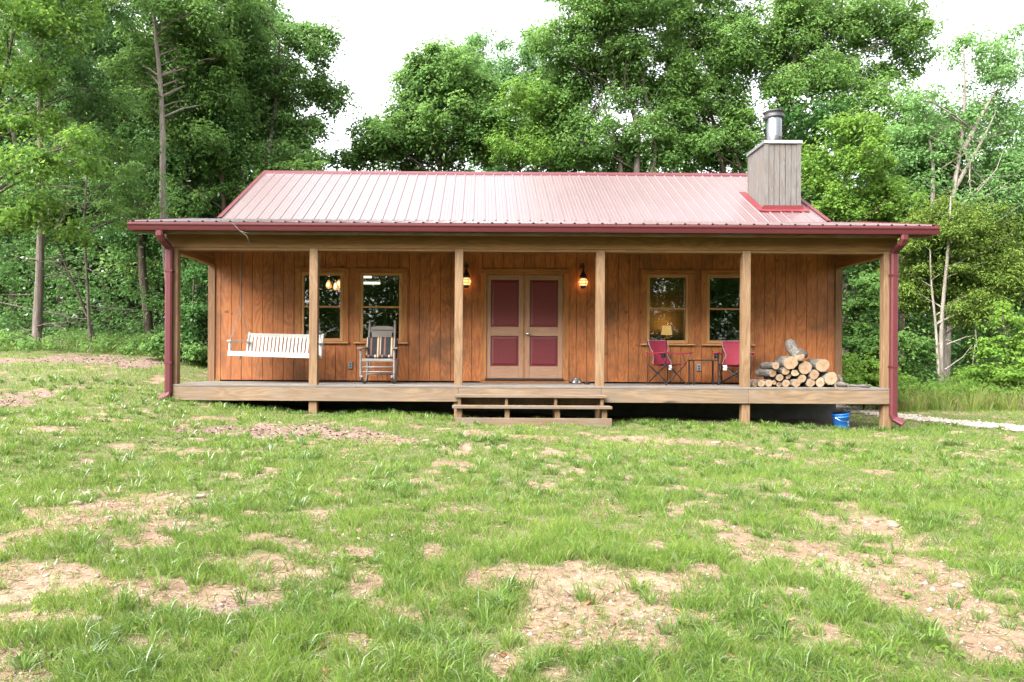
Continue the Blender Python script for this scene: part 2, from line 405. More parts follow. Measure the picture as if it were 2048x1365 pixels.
def cutend_mat():
    t = NT('sawn_log_end'); tc = t.n('ShaderNodeTexCoord'); mp = t.n('ShaderNodeMapping'); mp.inputs['Scale'].default_value = (1, 0, 1); t.l(tc.outputs['Object'], mp.inputs[0]); oi = t.n('ShaderNodeObjectInfo'); sx = t.n('ShaderNodeSeparateXYZ'); t.l(tc.outputs['Object'], sx.inputs[0]); an = t.math('ARCTAN2', sx.outputs[2], sx.outputs[0])
    ln = t.n('ShaderNodeVectorMath', operation='LENGTH'); t.l(mp.outputs[0], ln.inputs[0])
    n = t.noise(t.coords((9,9,9)), 1., 4, .6)
    r = t.math('ADD', ln.outputs['Value'], t.math('MULTIPLY', n, .03))
    ring = t.math('ABSOLUTE', t.math('SUBTRACT', t.math('FRACT', t.math('MULTIPLY', r, 55.)), .5))
    c = t.ramp(t.math('ADD', t.math('MULTIPLY', ring, .5), t.math('MULTIPLY', n, .7)), [(.2, (.27,.18,.11,1)), (.8, (.52,.39,.265,1))])
    heart = t.ramp(r, [(.012, (.6,.6,.6,1)), (.06, (0,0,0,1))]); c = t.mix(heart, c, (.22,.11,.05,1))
    av = t.math('ABSOLUTE', t.math('SUBTRACT', t.math('FRACT', t.math('ADD', t.math('ADD', t.math('MULTIPLY', an, .4775), t.math('MULTIPLY', n, .22)), t.math('MULTIPLY', oi.outputs['Random'], 9.))), .5))
    crk = t.math('MULTIPLY', t.math('LESS_THAN', t.math('MULTIPLY', av, r), .0011), .75)
    c = t.mix(crk, c, (.05,.03,.018,1))
    c = t.mix(t.math('MULTIPLY', oi.outputs['Random'], .45), c, (.20,.115,.062,1))
    t.princ(c, .8, spec=.2); return t.m
M['cutend'] = cutend_mat()
M['logbark'] = bark_mat('firewood_bark', (.06,.05,.042,1), (.21,.19,.165,1), (24,7,24))
M['bark_grey'] = bark_mat('grey_bark', (.06,.05,.04,1), (.19,.165,.135,1))
M['bark_brown'] = bark_mat('brown_bark', (.035,.027,.02,1), (.11,.085,.065,1))
M['bark_pale'] = bark_mat('pale_bark', (.16,.135,.11,1), (.34,.30,.26,1))
M['bark_cedar'] = bark_mat('cedar_bark', (.07,.055,.045,1), (.22,.185,.155,1), (20,20,1.2))
M['leaf_mid'] = leaf_mat('leaf_mid_green', (.042,.116,.028,1), (.162,.286,.070,1))
M['leaf_yellow'] = leaf_mat('leaf_yellow_green', (.058,.145,.022,1), (.175,.295,.048,1), .5)
M['leaf_dark'] = leaf_mat('leaf_dark_green', (.020,.072,.017,1), (.086,.182,.046,1), .35)  # dark green leaves, coloured darker still to stand for the unlit deep wood
M['leaf_olive'] = leaf_mat('leaf_olive_green', (.036,.102,.026,1), (.138,.250,.068,1), .4)
M['leaf_pale'] = leaf_mat('leaf_pale_green', (.060,.150,.046,1), (.165,.300,.100,1), .5)
M['leaf_cedar'] = leaf_mat('cedar_spray', (.046,.092,.014,1), (.140,.205,.036,1), .3)
M['grass'] = leaf_mat('grass_blade', (.036,.092,.018,1), (.170,.262,.046,1), .45, yellow=(.34,.30,.16,1), gloss=.03)
M['weed'] = leaf_mat('weed_leaf', (.075,.135,.028,1), (.17,.225,.05,1), .45, yellow=(.34,.29,.16,1))

def ground_mat():
    t = NT('lawn_soil'); at = t.n('ShaderNodeAttribute', attribute_name='bare'); lt = t.n('ShaderNodeAttribute', attribute_name='litter_and_shade'); geo = t.n('ShaderNodeNewGeometry'); pos = geo.outputs['Position']
    n1 = t.noise(pos, 1.4, 5, .6); n2 = t.noise(pos, 9., 5, .7); n3 = t.noise(pos, 60., 3, .7)
    soil = t.ramp(n1, [(.30, (.205,.140,.088,1)), (.5, (.255,.175,.118,1)), (.72, (.34,.26,.18,1))])
    soil = t.mix(t.ramp(n2, [(.38, (.8,.8,.8,1)), (.58, (0,0,0,1))]), soil, (.17,.11,.08,1))
    vo = t.n('ShaderNodeTexVoronoi'); vo.inputs['Scale'].default_value = 17.; t.l(pos, vo.inputs['Vector'])
    soil = t.mix(t.ramp(vo.outputs['Distance'], [(.12, (.5,.5,.5,1)), (.3, (0,0,0,1))]), soil, (.36,.30,.235,1))
    turf = t.ramp(t.math('ADD', t.math('MULTIPLY', n2, .6), t.math('MULTIPLY', n3, .4)), [(.3, (.075,.062,.035,1)), (.5, (.105,.125,.042,1)), (.68, (.22,.175,.115,1))])
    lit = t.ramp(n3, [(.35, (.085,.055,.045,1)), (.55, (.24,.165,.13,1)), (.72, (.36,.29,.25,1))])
    k = t.ramp(t.math('ADD', at.outputs['Fac'], t.math('MULTIPLY', t.math('SUBTRACT', n2, .5), .75)), [(.28, (0,0,0,1)), (.58, (1,1,1,1))])
    c = t.mix(k, turf, soil)
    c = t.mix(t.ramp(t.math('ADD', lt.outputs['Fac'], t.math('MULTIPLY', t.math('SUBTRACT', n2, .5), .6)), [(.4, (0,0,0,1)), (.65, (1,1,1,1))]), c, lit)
    h = t.math('ADD', t.math('MULTIPLY', n2, .7), t.math('MULTIPLY', n3, .5))
    t.princ(c, .95, spec=.1, normal=t.bump(h, .7, .03)); return t.m
M['ground'] = ground_mat()
def gravel_mat():
    t = NT('gravel'); geo = t.n('ShaderNodeNewGeometry'); vo = t.n('ShaderNodeTexVoronoi'); vo.inputs['Scale'].default_value = 26.; t.l(geo.outputs['Position'], vo.inputs['Vector'])
    c = t.ramp(vo.outputs['Color'], [(.2, (.15,.135,.115,1)), (.5, (.25,.23,.20,1)), (.9, (.36,.335,.30,1))])
    t.princ(c, .9, spec=.2, normal=t.bump(vo.outputs['Distance'], .9, .03)); return t.m
M['gravel'] = gravel_mat()
def tint_mat(name, stops):
    t = NT(name); at = t.n('ShaderNodeAttribute', attribute_name='tint'); t.princ(t.ramp(at.outputs['Fac'], stops), .9, spec=.15); return t.m
M['stones'] = tint_mat('loose_stone', [(0, (.20,.17,.145,1)), (.5, (.42,.36,.29,1)), (1, (.42,.37,.31,1))])
M['chips'] = tint_mat('bark_chip', [(0, (.055,.035,.028,1)), (.5, (.20,.125,.095,1)), (1, (.42,.33,.27,1))])
M['dryleaf'] = tint_mat('dry_leaf', [(0, (.16,.07,.035,1)), (.6, (.34,.15,.07,1)), (1, (.46,.31,.18,1))])

# ================================================================== GROUND
bare_spots = [  # photo pixels: x, y, half width, half height, strength
    (1180,1165,190,45,1.),(1230,1235,150,55,1.),(1120,1210,90,40,.9),(1310,1290,60,30,.8),(1420,1140,60,14,.5),
    (1600,1110,110,22,.9),(1760,1150,170,34,1.),(1900,1215,140,38,1.),(2010,1290,120,50,1.),(1760,1060,80,28,.9),(1850,1095,110,18,.7),(1560,1190,60,16,.6),(1980,1110,60,18,.5),
    (240,1022,130,30,1.),(330,1050,60,20,.8),(170,1050,80,26,.8),(70,1155,110,30,.95),(30,1190,60,20,.8),(150,1175,70,18,.7),(390,1200,150,26,.75),(280,1175,60,14,.6),(90,1245,110,16,.7),(330,1290,60,14,.5),(500,1345,60,14,.5),
    (560,1085,90,14,.55),(620,1105,80,10,.5),(870,1060,70,12,.5),(900,1120,50,16,.5),(960,1175,40,20,.6),(840,1245,40,24,.4),(1010,1330,50,30,.6),(20,1085,50,30,.7),
    (980,872,90,8,.8),(1080,880,60,7,.6),(1300,882,110,9,.7),(1420,885,60,7,.6),(1560,915,50,6,.5),(1640,922,60,5,.5),(1840,938,40,5,.6),(1700,880,40,6,.4),(800,880,60,8,.6),(720,872,60,8,.6),
    (150,905,60,6,.4),(300,900,70,8,.5),(500,900,80,7,.4),(200,985,50,8,.6),(330,990,80,12,.5),(690,985,50,6,.4),(760,940,50,5,.4),(1480,1030,70,8,.5),(1330,990,40,6,.4),(1420,1010,60,7,.45),(1700,1010,60,8,.5)]
litter_spots = [(520,862,200,12,1.),(640,872,150,10,.9),(420,858,80,8,.8),(760,882,90,8,.6),(190,722,150,8,.9),(60,722,80,8,.7),(290,726,60,10,1.),(30,795,70,10,1.),(10,806,60,8,.8),(560,1085,70,10,.5),(480,1220,80,20,.7),(330,885,60,8,.4),(1560,910,60,8,.5)]
BS = [(gp(a, b), gp(a + c, b), gp(a, b + d), gp(a, b - d), s) for a, b, c, d, s in bare_spots]
LS = [(gp(a, b), gp(a + c, b), gp(a, b + d), gp(a, b - d), s) for a, b, c, d, s in litter_spots]
def spots(x, y, S):
    out = np.zeros_like(x)
    wx = (fbm(x * 2.1, y * 2.1, 21, 4) - .5) * 1.5; wy = (fbm(x * 2.1, y * 2.1, 31, 4) - .5) * 1.5
    for c, ex, e1, e2, s in S:
        if S is BS: s = s * (1.3 if c[1] < 5.2 else .92 if c[1] < 7 else .85)
        rx = max(.12, abs(ex[0] - c[0])); ry = max(.12, abs(e1[1] - e2[1]) / 2)
        d = ((x + wx * min(rx, 1.) - c[0]) / rx) ** 2 + ((y + wy * min(ry, 1.) - c[1]) / ry) ** 2
        out = np.maximum(out, s * np.clip(1.5 - .95 * d ** .8, 0, 1))
    return out
def bare(x, y):
    b = spots(x, y, BS)
    n = fbm(x * .9, y * .9, 5, 4); b = np.maximum(b, np.clip((n - .62) * 6, 0, .7) * sstep(9, 5, y))
    n2 = fbm(x * 3.1, y * 3.1, 15, 3)
    n4 = fbm(x * 6.5, y * 6.5, 17, 3)
    b = b * np.clip(1.15 - (n2 - .45) * 1.9 - (n4 - .5) * 1.9, .08, 1.15)
    b = np.maximum(b, np.clip((n2 * .5 + n4 * .5 - .55) * 7, 0, .8))
    under = (x > XL + .1) & (x < XR - .1) & (y > D1 + .25) & (y < 22)
    return np.where(under, .3, np.clip(b, 0, 1))
def litter_and_shade(x, y):
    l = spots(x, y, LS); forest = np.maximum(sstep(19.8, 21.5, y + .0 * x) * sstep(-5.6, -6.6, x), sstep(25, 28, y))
    under = (x > XL + .1) & (x < XR - .1) & (y > D1 + .2) & (y < 22)  # ground under the porch takes the dark litter colour to paint its shade
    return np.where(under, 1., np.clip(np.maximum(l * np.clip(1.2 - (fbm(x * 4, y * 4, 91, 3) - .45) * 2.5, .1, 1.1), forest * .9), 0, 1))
def axis_pts(lo, a, b, hi, fine, n_out):
    o1 = a - (np.geomspace(1, 1 + (a - lo), n_out) - 1)[::-1][:-1]; o2 = b + (np.geomspace(1, 1 + (hi - b), n_out) - 1)[1:]
    return np.concatenate([o1, np.arange(a, b, fine), o2])
gx = axis_pts(-400, -14, 15, 400, .085, 34); gy = axis_pts(-200, 2.2, 21, 600, .085, 34)
X, Y = np.meshgrid(gx, gy); Z = g(X, Y)
V = np.stack([X, Y, Z], -1).reshape(-1, 3); nx, ny = len(gx), len(gy)
ii = (np.arange(ny - 1)[:, None] * nx + np.arange(nx - 1)[None, :]).ravel()
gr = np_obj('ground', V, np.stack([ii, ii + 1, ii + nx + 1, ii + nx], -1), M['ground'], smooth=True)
for nm, fn in (('bare', bare), ('litter_and_shade', litter_and_shade)):
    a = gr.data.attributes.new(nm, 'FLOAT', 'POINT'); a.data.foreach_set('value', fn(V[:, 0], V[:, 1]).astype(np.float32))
tag(gr, kind='structure')

# gravel track at the right of the cabin
tr = [(9.2,24.),(9.15,21.),(9.1,18.6),(9.0,16.6),(9.15,14.6),(9.7,13.),(10.6,11.4),(12.2,9.9),(15,8.7)]
tw = [.26,.28,.3,.34,.36,.40,.44,.48,.5]
def spl(pts, k=8):
    out = []
    for i in range(len(pts) - 1):
        p0, p1, p2, p3 = (np.array(pts[max(0, min(len(pts)-1, j))], float) for j in (i-1, i, i+1, i+2))
        for q in range(k):
            t = q / k; out.append(.5 * (2*p1 + (p2-p0)*t + (2*p0-5*p1+4*p2-p3)*t*t + (3*p1-p0-3*p2+p3)*t**3))
    out.append(np.array(pts[-1], float)); return np.array(out)
tc_ = spl(tr, 14); tw_ = spl([(w, 0) for w in tw], 14)[:, 0]
td = np.gradient(tc_, axis=0); td /= np.linalg.norm(td, axis=1)[:, None]; tn = np.stack([-td[:, 1], td[:, 0]], -1)
rows = []
for k in range(9):
    s = (k / 4 - 1); wob = 1 + .25 * (vnoise(np.arange(len(tc_)) * .37, np.full(len(tc_), k * 1.), 4) - .5) * (abs(s) > .9)
    p = tc_ + tn * (tw_ * s * wob)[:, None]; rows.append(np.column_stack([p, g(p[:, 0], p[:, 1]) + .03 * (1 - s ** 4) + (-.01 if abs(s) == 1 else .012)]))
G = np.stack(rows, 1).reshape(-1, 3); n9 = 9
ii = (np.arange(len(tc_) - 1)[:, None] * n9 + np.arange(8)[None, :]).ravel()
tag(np_obj('gravel_path', G, np.stack([ii, ii+1, ii+n9+1, ii+n9], -1), M['gravel'], smooth=True), kind='structure')
def rocks(name, xy, size, lift, mat, flat=.6, kind='stuff'):
    """many loose lumps as one heap: squashed octahedra with jittered corners"""
    n = len(xy); base = np.array([(1,0,0),(0,1,0),(-1,0,0),(0,-1,0),(0,0,1),(0,0,-1)], float)
    Vv = base[None] * (1 + RNG.uniform(-.35, .35, (n, 6, 1))); a = RNG.uniform(0, 6.28, n)
    c, s = np.cos(a)[:, None], np.sin(a)[:, None]
    xx = Vv[..., 0] * c - Vv[..., 1] * s; yy = Vv[..., 0] * s + Vv[..., 1] * c
    sz = np.asarray(size)[:, None]
    Vv = np.stack([xy[:, 0:1] + xx * sz, xy[:, 1:2] + yy * sz * .8, g(xy[:, 0], xy[:, 1])[:, None] + lift + Vv[..., 2] * sz * flat], -1)
    fc = np.array([(0,1,4),(1,2,4),(2,3,4),(3,0,4),(1,0,5),(2,1,5),(3,2,5),(0,3,5)])
    T = (fc[None] + (np.arange(n) * 6)[:, None, None]).reshape(-1, 3)
    o = np_obj(name, Vv.reshape(-1, 3), None, mat, tint=np.repeat(RNG.random(n), 6), tri=T)
    return tag(o, kind=kind)
k = RNG.integers(0, len(tc_), 7000); s = RNG.uniform(-1.06, 1.06, 7000)
pxy = tc_[k] + tn[k] * (tw_[k] * s)[:, None] + RNG.normal(0, .09, (7000, 2))
rocks('gravel', pxy, RNG.uniform(.012, .04, 7000), .035, M['stones'])
# loose pebbles in the bare soil, chips of mulch, dry leaves
def frus(n, d0, d1, m=1.12, pw=1.):
    D = d0 * (d1 / d0) ** (RNG.random(n) ** pw); xr = RNG.uniform(-CX / F * m, (2048 - CX) / F * m, n)
    return np.column_stack([xr * D, D])
c = frus(60000, 3., 13.5); b = bare(c[:, 0], c[:, 1]); c = c[(RNG.random(len(c)) < b * .4)]
rocks('pebbles', c, np.where(RNG.random(len(c)) < .05, RNG.uniform(.012, .026, len(c)), RNG.uniform(.003, .009, len(c))), .002, M['stones'])
def flakes(name, xy, L, W, mat, tilt=.35, lift=.008):
    n = len(xy); a = RNG.uniform(0, 6.28, n); d = np.column_stack([np.cos(a), np.sin(a), RNG.normal(0, tilt, n)]); e = np.column_stack([-np.sin(a), np.cos(a), RNG.normal(0, tilt, n)])
    c = np.column_stack([xy, g(xy[:, 0], xy[:, 1]) + lift]); L = np.asarray(L)[:, None] / 2; W = np.asarray(W)[:, None] / 2
    Vv = np.stack([c - d * L - e * W * .6, c + d * L * .9 - e * W, c + d * L + e * W * .7, c - d * L * .8 + e * W], 1)
    lo = Vv.copy(); lo[..., 2] -= .004; Vv = np.concatenate([Vv, lo], 1)
    q = np.array([(0,1,2,3),(4,7,6,5),(0,4,5,1),(1,5,6,2),(2,6,7,3),(3,7,4,0)])
    Q = (q[None] + (np.arange(n) * 8)[:, None, None]).reshape(-1, 4)
    return tag(np_obj(name, Vv.reshape(-1, 3), Q, mat, tint=np.repeat(RNG.random(n), 8)), kind='stuff')
c = frus(60000, 6., 20.5); l = litter_and_shade(c[:, 0], c[:, 1]); c = c[RNG.random(len(c)) < l * .5]; c = c[~((c[:, 0] > XL) & (c[:, 0] < XR) & (c[:, 1] > D1))]
flakes('mulch', c, RNG.uniform(.03, .09, len(c)), RNG.uniform(.012, .03, len(c)), M['chips'])
M['straw'] = tint_mat('dead_grass_straw', [(0, (.15,.10,.06,1)), (.5, (.27,.20,.12,1)), (1, (.40,.32,.21,1))])
c = frus(90000, 3., 12); b = bare(c[:, 0], c[:, 1]); c = c[RNG.random(len(c)) < np.clip(1.3 * b * (1.15 - b), 0, 1) * .28 + .05]
flakes('dead_grass', c, RNG.uniform(.02, .075, len(c)), np.maximum(.0022, c[:, 1] * .0005) * RNG.uniform(.7, 1.5, len(c)), M['straw'], .22, .01)
c = frus(900, 3.2, 13); c = c[fbm(c[:, 0] * .8, c[:, 1] * .8, 77, 3) > .52]
flakes('fallen_leaves', c, RNG.uniform(.02, .05, len(c)), RNG.uniform(.01, .024, len(c)), M['dryleaf'], .3, .012)

# ------------------------------------------------------------------ grass blades
def blades(xy, h, w, lean, tint, hdir=None):
    n = len(xy); z = g(xy[:, 0], xy[:, 1]) - .004
    a = RNG.uniform(0, 2 * PI, n); ln = a if hdir is None else hdir
    sd = np.column_stack([np.cos(a), np.sin(a), np.zeros(n)]); fd = np.column_stack([np.cos(ln), np.sin(ln), np.zeros(n)])
    base = np.column_stack([xy, z]); h = h[:, None]; w = w[:, None]; lean = lean[:, None]; up = np.array([[0, 0, 1.]])
    mid = base + up * h * .55 + fd * h * lean * .35; tip = base + up * h * (1 - .32 * lean) + fd * h * lean
    Vv = np.stack([base - sd * w / 2, base + sd * w / 2, mid + sd * w * .42, mid - sd * w * .42, tip], 1).reshape(-1, 3)
    o = np.arange(n)[:, None] * 5
    return Vv, o + np.array([[0, 1, 2, 3]]), o + np.array([[3, 2, 4]]), np.repeat(tint, 5)
def lawn_pts(n, d0, d1, pw=1.):
    c = frus(n, d0, d1, 1.08, pw); c[:, 0] *= (c[:, 1] * .7 + 2.2) / (c[:, 1] * .7); x, y = c[:, 0], c[:, 1]
    keep = RNG.random(n) > np.clip((bare(x, y) + litter_and_shade(x, y) * .8) * 1.3 - .08, 0, .965)
    keep &= ~((x > XL + .2) & (x < XR - .15) & (y > D1 + .12)); keep &= y < 24.5
    cl_ = fbm(x * 4.2, y * 4.2, 71, 2) * .6 + vnoise(x * 11, y * 11, 72) * .4; keep &= RNG.random(n) < np.clip((cl_ - .34) * 5, .07, 1)
    d = np.min(np.abs(x[:, None] - tc_[None, ::6, 0]) ** 2 + (y[:, None] - tc_[None, ::6, 1]) ** 2, axis=1)
    keep &= d > (.34 * (.75 + .6 * vnoise(x * 4, y * 4, 55))) ** 2
    return c[keep]
parts = []
for n, d0, d1, hs, ws in ((200000, 2.9, 5.2, .080, .0048), (195000, 5.0, 8.6, .070, .0062), (150000, 8.4, 13.2, .058, .0085), (95000, 13., 24., .055, .012)):
    c = lawn_pts(n, d0, d1); x, y = c[:, 0], c[:, 1]
    lush = fbm(x * 1.3, y * 1.3, 41, 4); tuft = vnoise(x * 5, y * 5, 51)
    h = hs * (.45 + 1.5 * np.clip(lush - .25, 0, 1) + .5 * tuft ** 2) * RNG.uniform(.5, 1.45, len(c))
    t = np.clip(-.12 + .45 * lush + .3 * tuft + .4 * fbm(x * 2.3, y * 2.3, 81, 2) + RNG.normal(0, .19, len(c)), 0, .76); dry = RNG.random(len(c)) < .10; t[dry] = RNG.uniform(.85, 1.3, dry.sum())
    parts.append(blades(c, h, ws * RNG.uniform(.6, 1.4, len(c)), RNG.uniform(.2, 1.1, len(c)), t))
# taller tufts: many blades from one root
tc0 = lawn_pts(7000, 2.9, 14, .9); tc0 = tc0[fbm(tc0[:, 0] * .7, tc0[:, 1] * .7, 61, 3) > .42]
for px_, py_ in [(1000,1215),(985,1240),(1440,1290),(1400,1260),(170,1110),(190,1090),(60,1290),(1500,1240),(1700,1250),(620,1300),(400,1240),(1180,1200),(1290,1185),(1710,1190),(1970,1200),(1080,1330),(800,985),(790,925),(30,1340),(300,1330),(1650,1330),(1240,1345),(1560,1340)]:
    q = gp(px_, py_); tc0 = np.vstack([tc0, [[q[0] + RNG.normal(0, .04), q[1] + RNG.normal(0, .04)] for _ in range(3)]])
nb = 22; root = np.repeat(tc0, nb, 0); a = RNG.uniform(0, 6.28, len(root)); rr = RNG.uniform(0, .035, len(root))
c = root + np.column_stack([np.cos(a), np.sin(a)]) * rr[:, None]
hh = np.repeat(RNG.uniform(.07, .15, len(tc0)), nb) * RNG.uniform(.5, 1.2, len(root)); wt = np.maximum(.0052, np.repeat(tc0[:, 1], nb) * .0009)
parts.append(blades(c, hh, wt * RNG.uniform(.8, 1.5, len(root)), RNG.uniform(.3, 1.2, len(root)), np.clip(np.repeat(RNG.uniform(.1, .55, len(tc0)), nb) + RNG.normal(0, .1, len(root)), 0, .74), a))
def join(parts):
    Vs, Qs, Ts, Ti, o = [], [], [], [], 0
    for v, q, t, ti in parts: Vs.append(v); Qs.append(q + o); Ts.append(t + o); Ti.append(ti); o += len(v)
    return np.vstack(Vs), np.vstack(Qs), np.vstack(Ts), np.concatenate(Ti)
c = frus(5200, 2.95, 11); bb = bare(c[:, 0], c[:, 1]); c = c[(bb > .3) & (vnoise(c[:, 0] * 3, c[:, 1] * 3, 99) > .42)]
nb = 9; root = np.repeat(c, nb, 0); a = RNG.uniform(0, 6.28, len(root)); cc = root + np.column_stack([np.cos(a), np.sin(a)]) * RNG.uniform(0, .02, len(root))[:, None]
parts.append(blades(cc, np.repeat(RNG.uniform(.025, .075, len(c)), nb) * RNG.uniform(.5, 1.2, len(root)), np.maximum(.0034, root[:, 1] * .0007), RNG.uniform(.3, 1.4, len(root)), np.clip(np.repeat(RNG.uniform(.1, .6, len(c)), nb), 0, .76), a))
x = RNG.uniform(XL - .3, XR + .4, 420); y = D1 + RNG.normal(-.05, .13, 420); okk = ~((x > fx(905, D1)) & (x < fx(1222, D1)))
c = np.column_stack([x, y])[okk]; nb = 14; root = np.repeat(c, nb, 0); a = RNG.uniform(0, 6.28, len(root)); cc = root + np.column_stack([np.cos(a), np.sin(a)]) * RNG.uniform(0, .05, len(root))[:, None]
parts.append(blades(cc, np.repeat(RNG.uniform(.035, .12, len(c)), nb) * RNG.uniform(.5, 1.2, len(root)), np.full(len(root), .009), RNG.uniform(.2, 1., len(root)), np.clip(np.repeat(RNG.uniform(.0, .5, len(c)), nb), 0, .76), a))
Vv, Q, T, ti = join(parts)
tag(np_obj('grass', Vv, Q, M['grass'], tint=ti, tri=T), kind='stuff')

# ================================================================== TREES
def leaves(cl, n_per, rad, L, W, droop=.25, flat=.6, up=.8, outc=None):
    """leaf blades round clump centres cl (k,3); returns V, Q, tint"""
    k = len(cl); N = k * n_per
    rad = np.repeat(np.broadcast_to(rad, (k,)), n_per)
    d = RNG.normal(0, 1, (N, 3)); d /= np.linalg.norm(d, axis=1)[:, None]; rr = RNG.random(N) ** .45
    off = d * (rr * rad)[:, None]; off[:, 2] *= flat
    c = np.repeat(cl, n_per, 0) + off
    nrm = np.array([[0, 0, up]]) + d * .55 + RNG.normal(0, .45, (N, 3)); nrm /= np.linalg.norm(nrm, axis=1)[:, None]
    a = d * np.array([[1, 1, .3]]) + RNG.normal(0, .5, (N, 3)); a[:, 2] -= droop
    a -= nrm * np.sum(a * nrm, axis=1)[:, None]; a /= np.linalg.norm(a, axis=1)[:, None]; b = np.cross(nrm, a)
    l = (L * RNG.uniform(.65, 1.35, N))[:, None]; w = (W * RNG.uniform(.7, 1.3, N))[:, None]
    Vv = np.stack([c - a * l * .5, c - b * w * .5 + nrm * w * .18 + a * l * .05, c + a * l * .5 - nrm * l * .12, c + b * w * .5 + nrm * w * .18 + a * l * .05], 1).reshape(-1, 3)
    Q = np.arange(N)[:, None] * 4 + np.array([[0, 1, 2, 3]])
    tt = np.clip(np.repeat(RNG.uniform(.1, .9, k), n_per) * .5 + RNG.random(N) * .5, 0, 1)
    return Vv, Q, np.repeat(tt, 4)
c = lawn_pts(3400, 3., 13.); c = c[fbm(c[:, 0] * 1.1, c[:, 1] * 1.1, 121, 3) > .5]
Vv, Q, ti = leaves(np.column_stack([c, g(c[:, 0], c[:, 1]) + .018]), 13, RNG.uniform(.035, .085, len(c)), .034, .022, flat=.35, droop=.1)
tag(np_obj('clover', Vv, Q, M['grass'], tint=ti), kind='stuff')
def blob_clumps(blobs, dens, cr):
    out = []
    for (x, y, z, rx, ry, rz, dm) in blobs:
        n = max(3, int(dens * dm * PI * rx * rz / (cr * cr * 1.9)))
        d = RNG.normal(0, 1, (n, 3)); d /= np.linalg.norm(d, axis=1)[:, None]; r = RNG.random(n) ** .38
        out.append(np.array([[x, y, z]]) + d * r[:, None] * np.array([[rx, ry, rz]]))
    return np.vstack(out)
def tree(name, label, cat, D, stems, rad, blobs, leaf, bark, dens=1.5, cr=.42, n_per=70, L=.15, W=.085, limbs=26, group=None, twigs=(), bare_twigs=0, flat=.75, jitter=1., up=.8, wob=1., back=0.):
    """stems: list of polylines in photo pixels at distance D; blobs: (px, py, half width, half height[, density]) of the crown"""
    base = P(stems[0][0][0], stems[0][0][1], D); gz = float(g(base[0], base[1]))
    o = thing(name, (base[0], base[1], gz), label, cat, group)
    tm = MB(); s0 = []
    for si, st in enumerate(stems):
        pts = [Vector(P(a, b, D)) for a, b in st]
        if si == 0 or pts[0].z < gz + 1.2: pts.insert(0, Vector((pts[0].x, pts[0].y, gz - .15)))
        pts = [Vector(tuple(q)) for q in spl([tuple(q) for q in pts], 6)]
        ph = random.random() * 9
        pts = [p + Vector((math.sin(p.z * .9 + ph) * .05 * wob, math.sin(p.z * .7 + ph * 2) * .12, 0)) for p in pts]
        r0 = rad if si == 0 else rad * .72; n = len(pts)
        rr = [max(.02, r0 * (1 - .82 * i / (n - 1))) * (1.22 if i < 2 and si == 0 else 1) for i in range(n)]
        tm.tube(pts, rr, 9, jit=.07); s0.append((pts, rr))
    W_ = []
    for bl in blobs:
        a, b, hw, hh = bl[:4]; dm = bl[4] if len(bl) > 4 else 1.
        dy = RNG.uniform(-.9, .9) * jitter; q = P(a, b, D)
        W_.append((q[0], D + dy + back, q[2], hw * D / F, max(hw, hh) * D / F * .9, hh * D / F, dm))
    cl = blob_clumps(W_, dens * 1.75, cr)
    def limb(tgt, r1=None):
        pts, rr = random.choice(s0); tgt = Vector(tgt)
        best = min(range(len(pts)), key=lambda i: (pts[i] - tgt).length + abs(pts[i].z - (tgt.z - .5 * math.hypot(pts[i].x - tgt.x, pts[i].y - tgt.y))) * 1.3)
        a = pts[best]; d = tgt - a
        if d.length < .25: return
        p1 = a + d * .35 + Vector((random.uniform(-.1,.1), random.uniform(-.1,.1), d.length * .05)) ; p2 = a + d * .7 + Vector((random.uniform(-.15,.15), random.uniform(-.15,.15), d.length * .06))
        r0 = min(rr[best] * .6, .012 + d.length * .014) if r1 is None else r1
        tm.tube([a, p1, p2, tgt], [r0, r0 * .75, r0 * .5, r0 * .22], 5)
        for _ in range(2):
            e = tgt + Vector((random.uniform(-.5,.5), random.uniform(-.5,.5), random.uniform(-.1,.5)))
            tm.tube([p2, (p2 + e) / 2 + Vector((0,0,.05)), e], [r0 * .4, r0 * .3, r0 * .12], 4)
    for q in cl[RNG.permutation(len(cl))[:limbs]]: limb(q)
    for tw in twigs:
        pts = [Vector(P(a, b, D - .3)) for a, b in tw]; r0 = .02; n = len(pts)
        tm.tube(pts, [r0 * (1 - .7 * i / (n - 1)) for i in range(n)], 5)
    for _ in range(bare_twigs):
        pts, rr = s0[0]; i = random.randrange(int(len(pts) * .22), int(len(pts) * .8)); a = pts[i]; an = random.uniform(0, 2 * PI); ln = random.uniform(.6, 1.8)
        e = a + Vector((math.cos(an) * ln, math.sin(an) * ln * .6, random.uniform(-.25, .4))); m = (a + e) / 2 + Vector((0, 0, random.uniform(-.1, .15)))
        tm.tube([a, m, e], [.016, .011, .004], 4)
        e2 = m + (e - a) * .35 + Vector((random.uniform(-.3,.3), 0, random.uniform(-.3,.3))); tm.tube([m, e2], [.008, .003], 4)
    obj('trunk', tm, M[bark], o, fixn=False)
    Vv, Q, ti = leaves(cl, int(n_per * 1.25), RNG.uniform(.65, 1.35, len(cl)) * cr, L * .95, W * .95, flat=flat, up=up)
    lc = blob_clumps([(a, b, c_, d * 1.08, e * 1.08, f_ * 1.12, 1.) for a, b, c_, d, e, f_, dm in W_], dens * 1.1, cr)
    V2, Q2, t2 = leaves(lc, int(n_per * .34), RNG.uniform(1.2, 2.0, len(lc)) * cr, L * .9, W * .9, flat=.8, up=.7)
    Vv = np.vstack([Vv, V2]); Q = np.vstack([Q, Q2 + len(Vv) - len(V2)]); ti = np.concatenate([ti, t2])
    np_obj('crown', Vv - np.array(ORG[o.name]), Q, M[leaf], o, tint=ti)
    return o

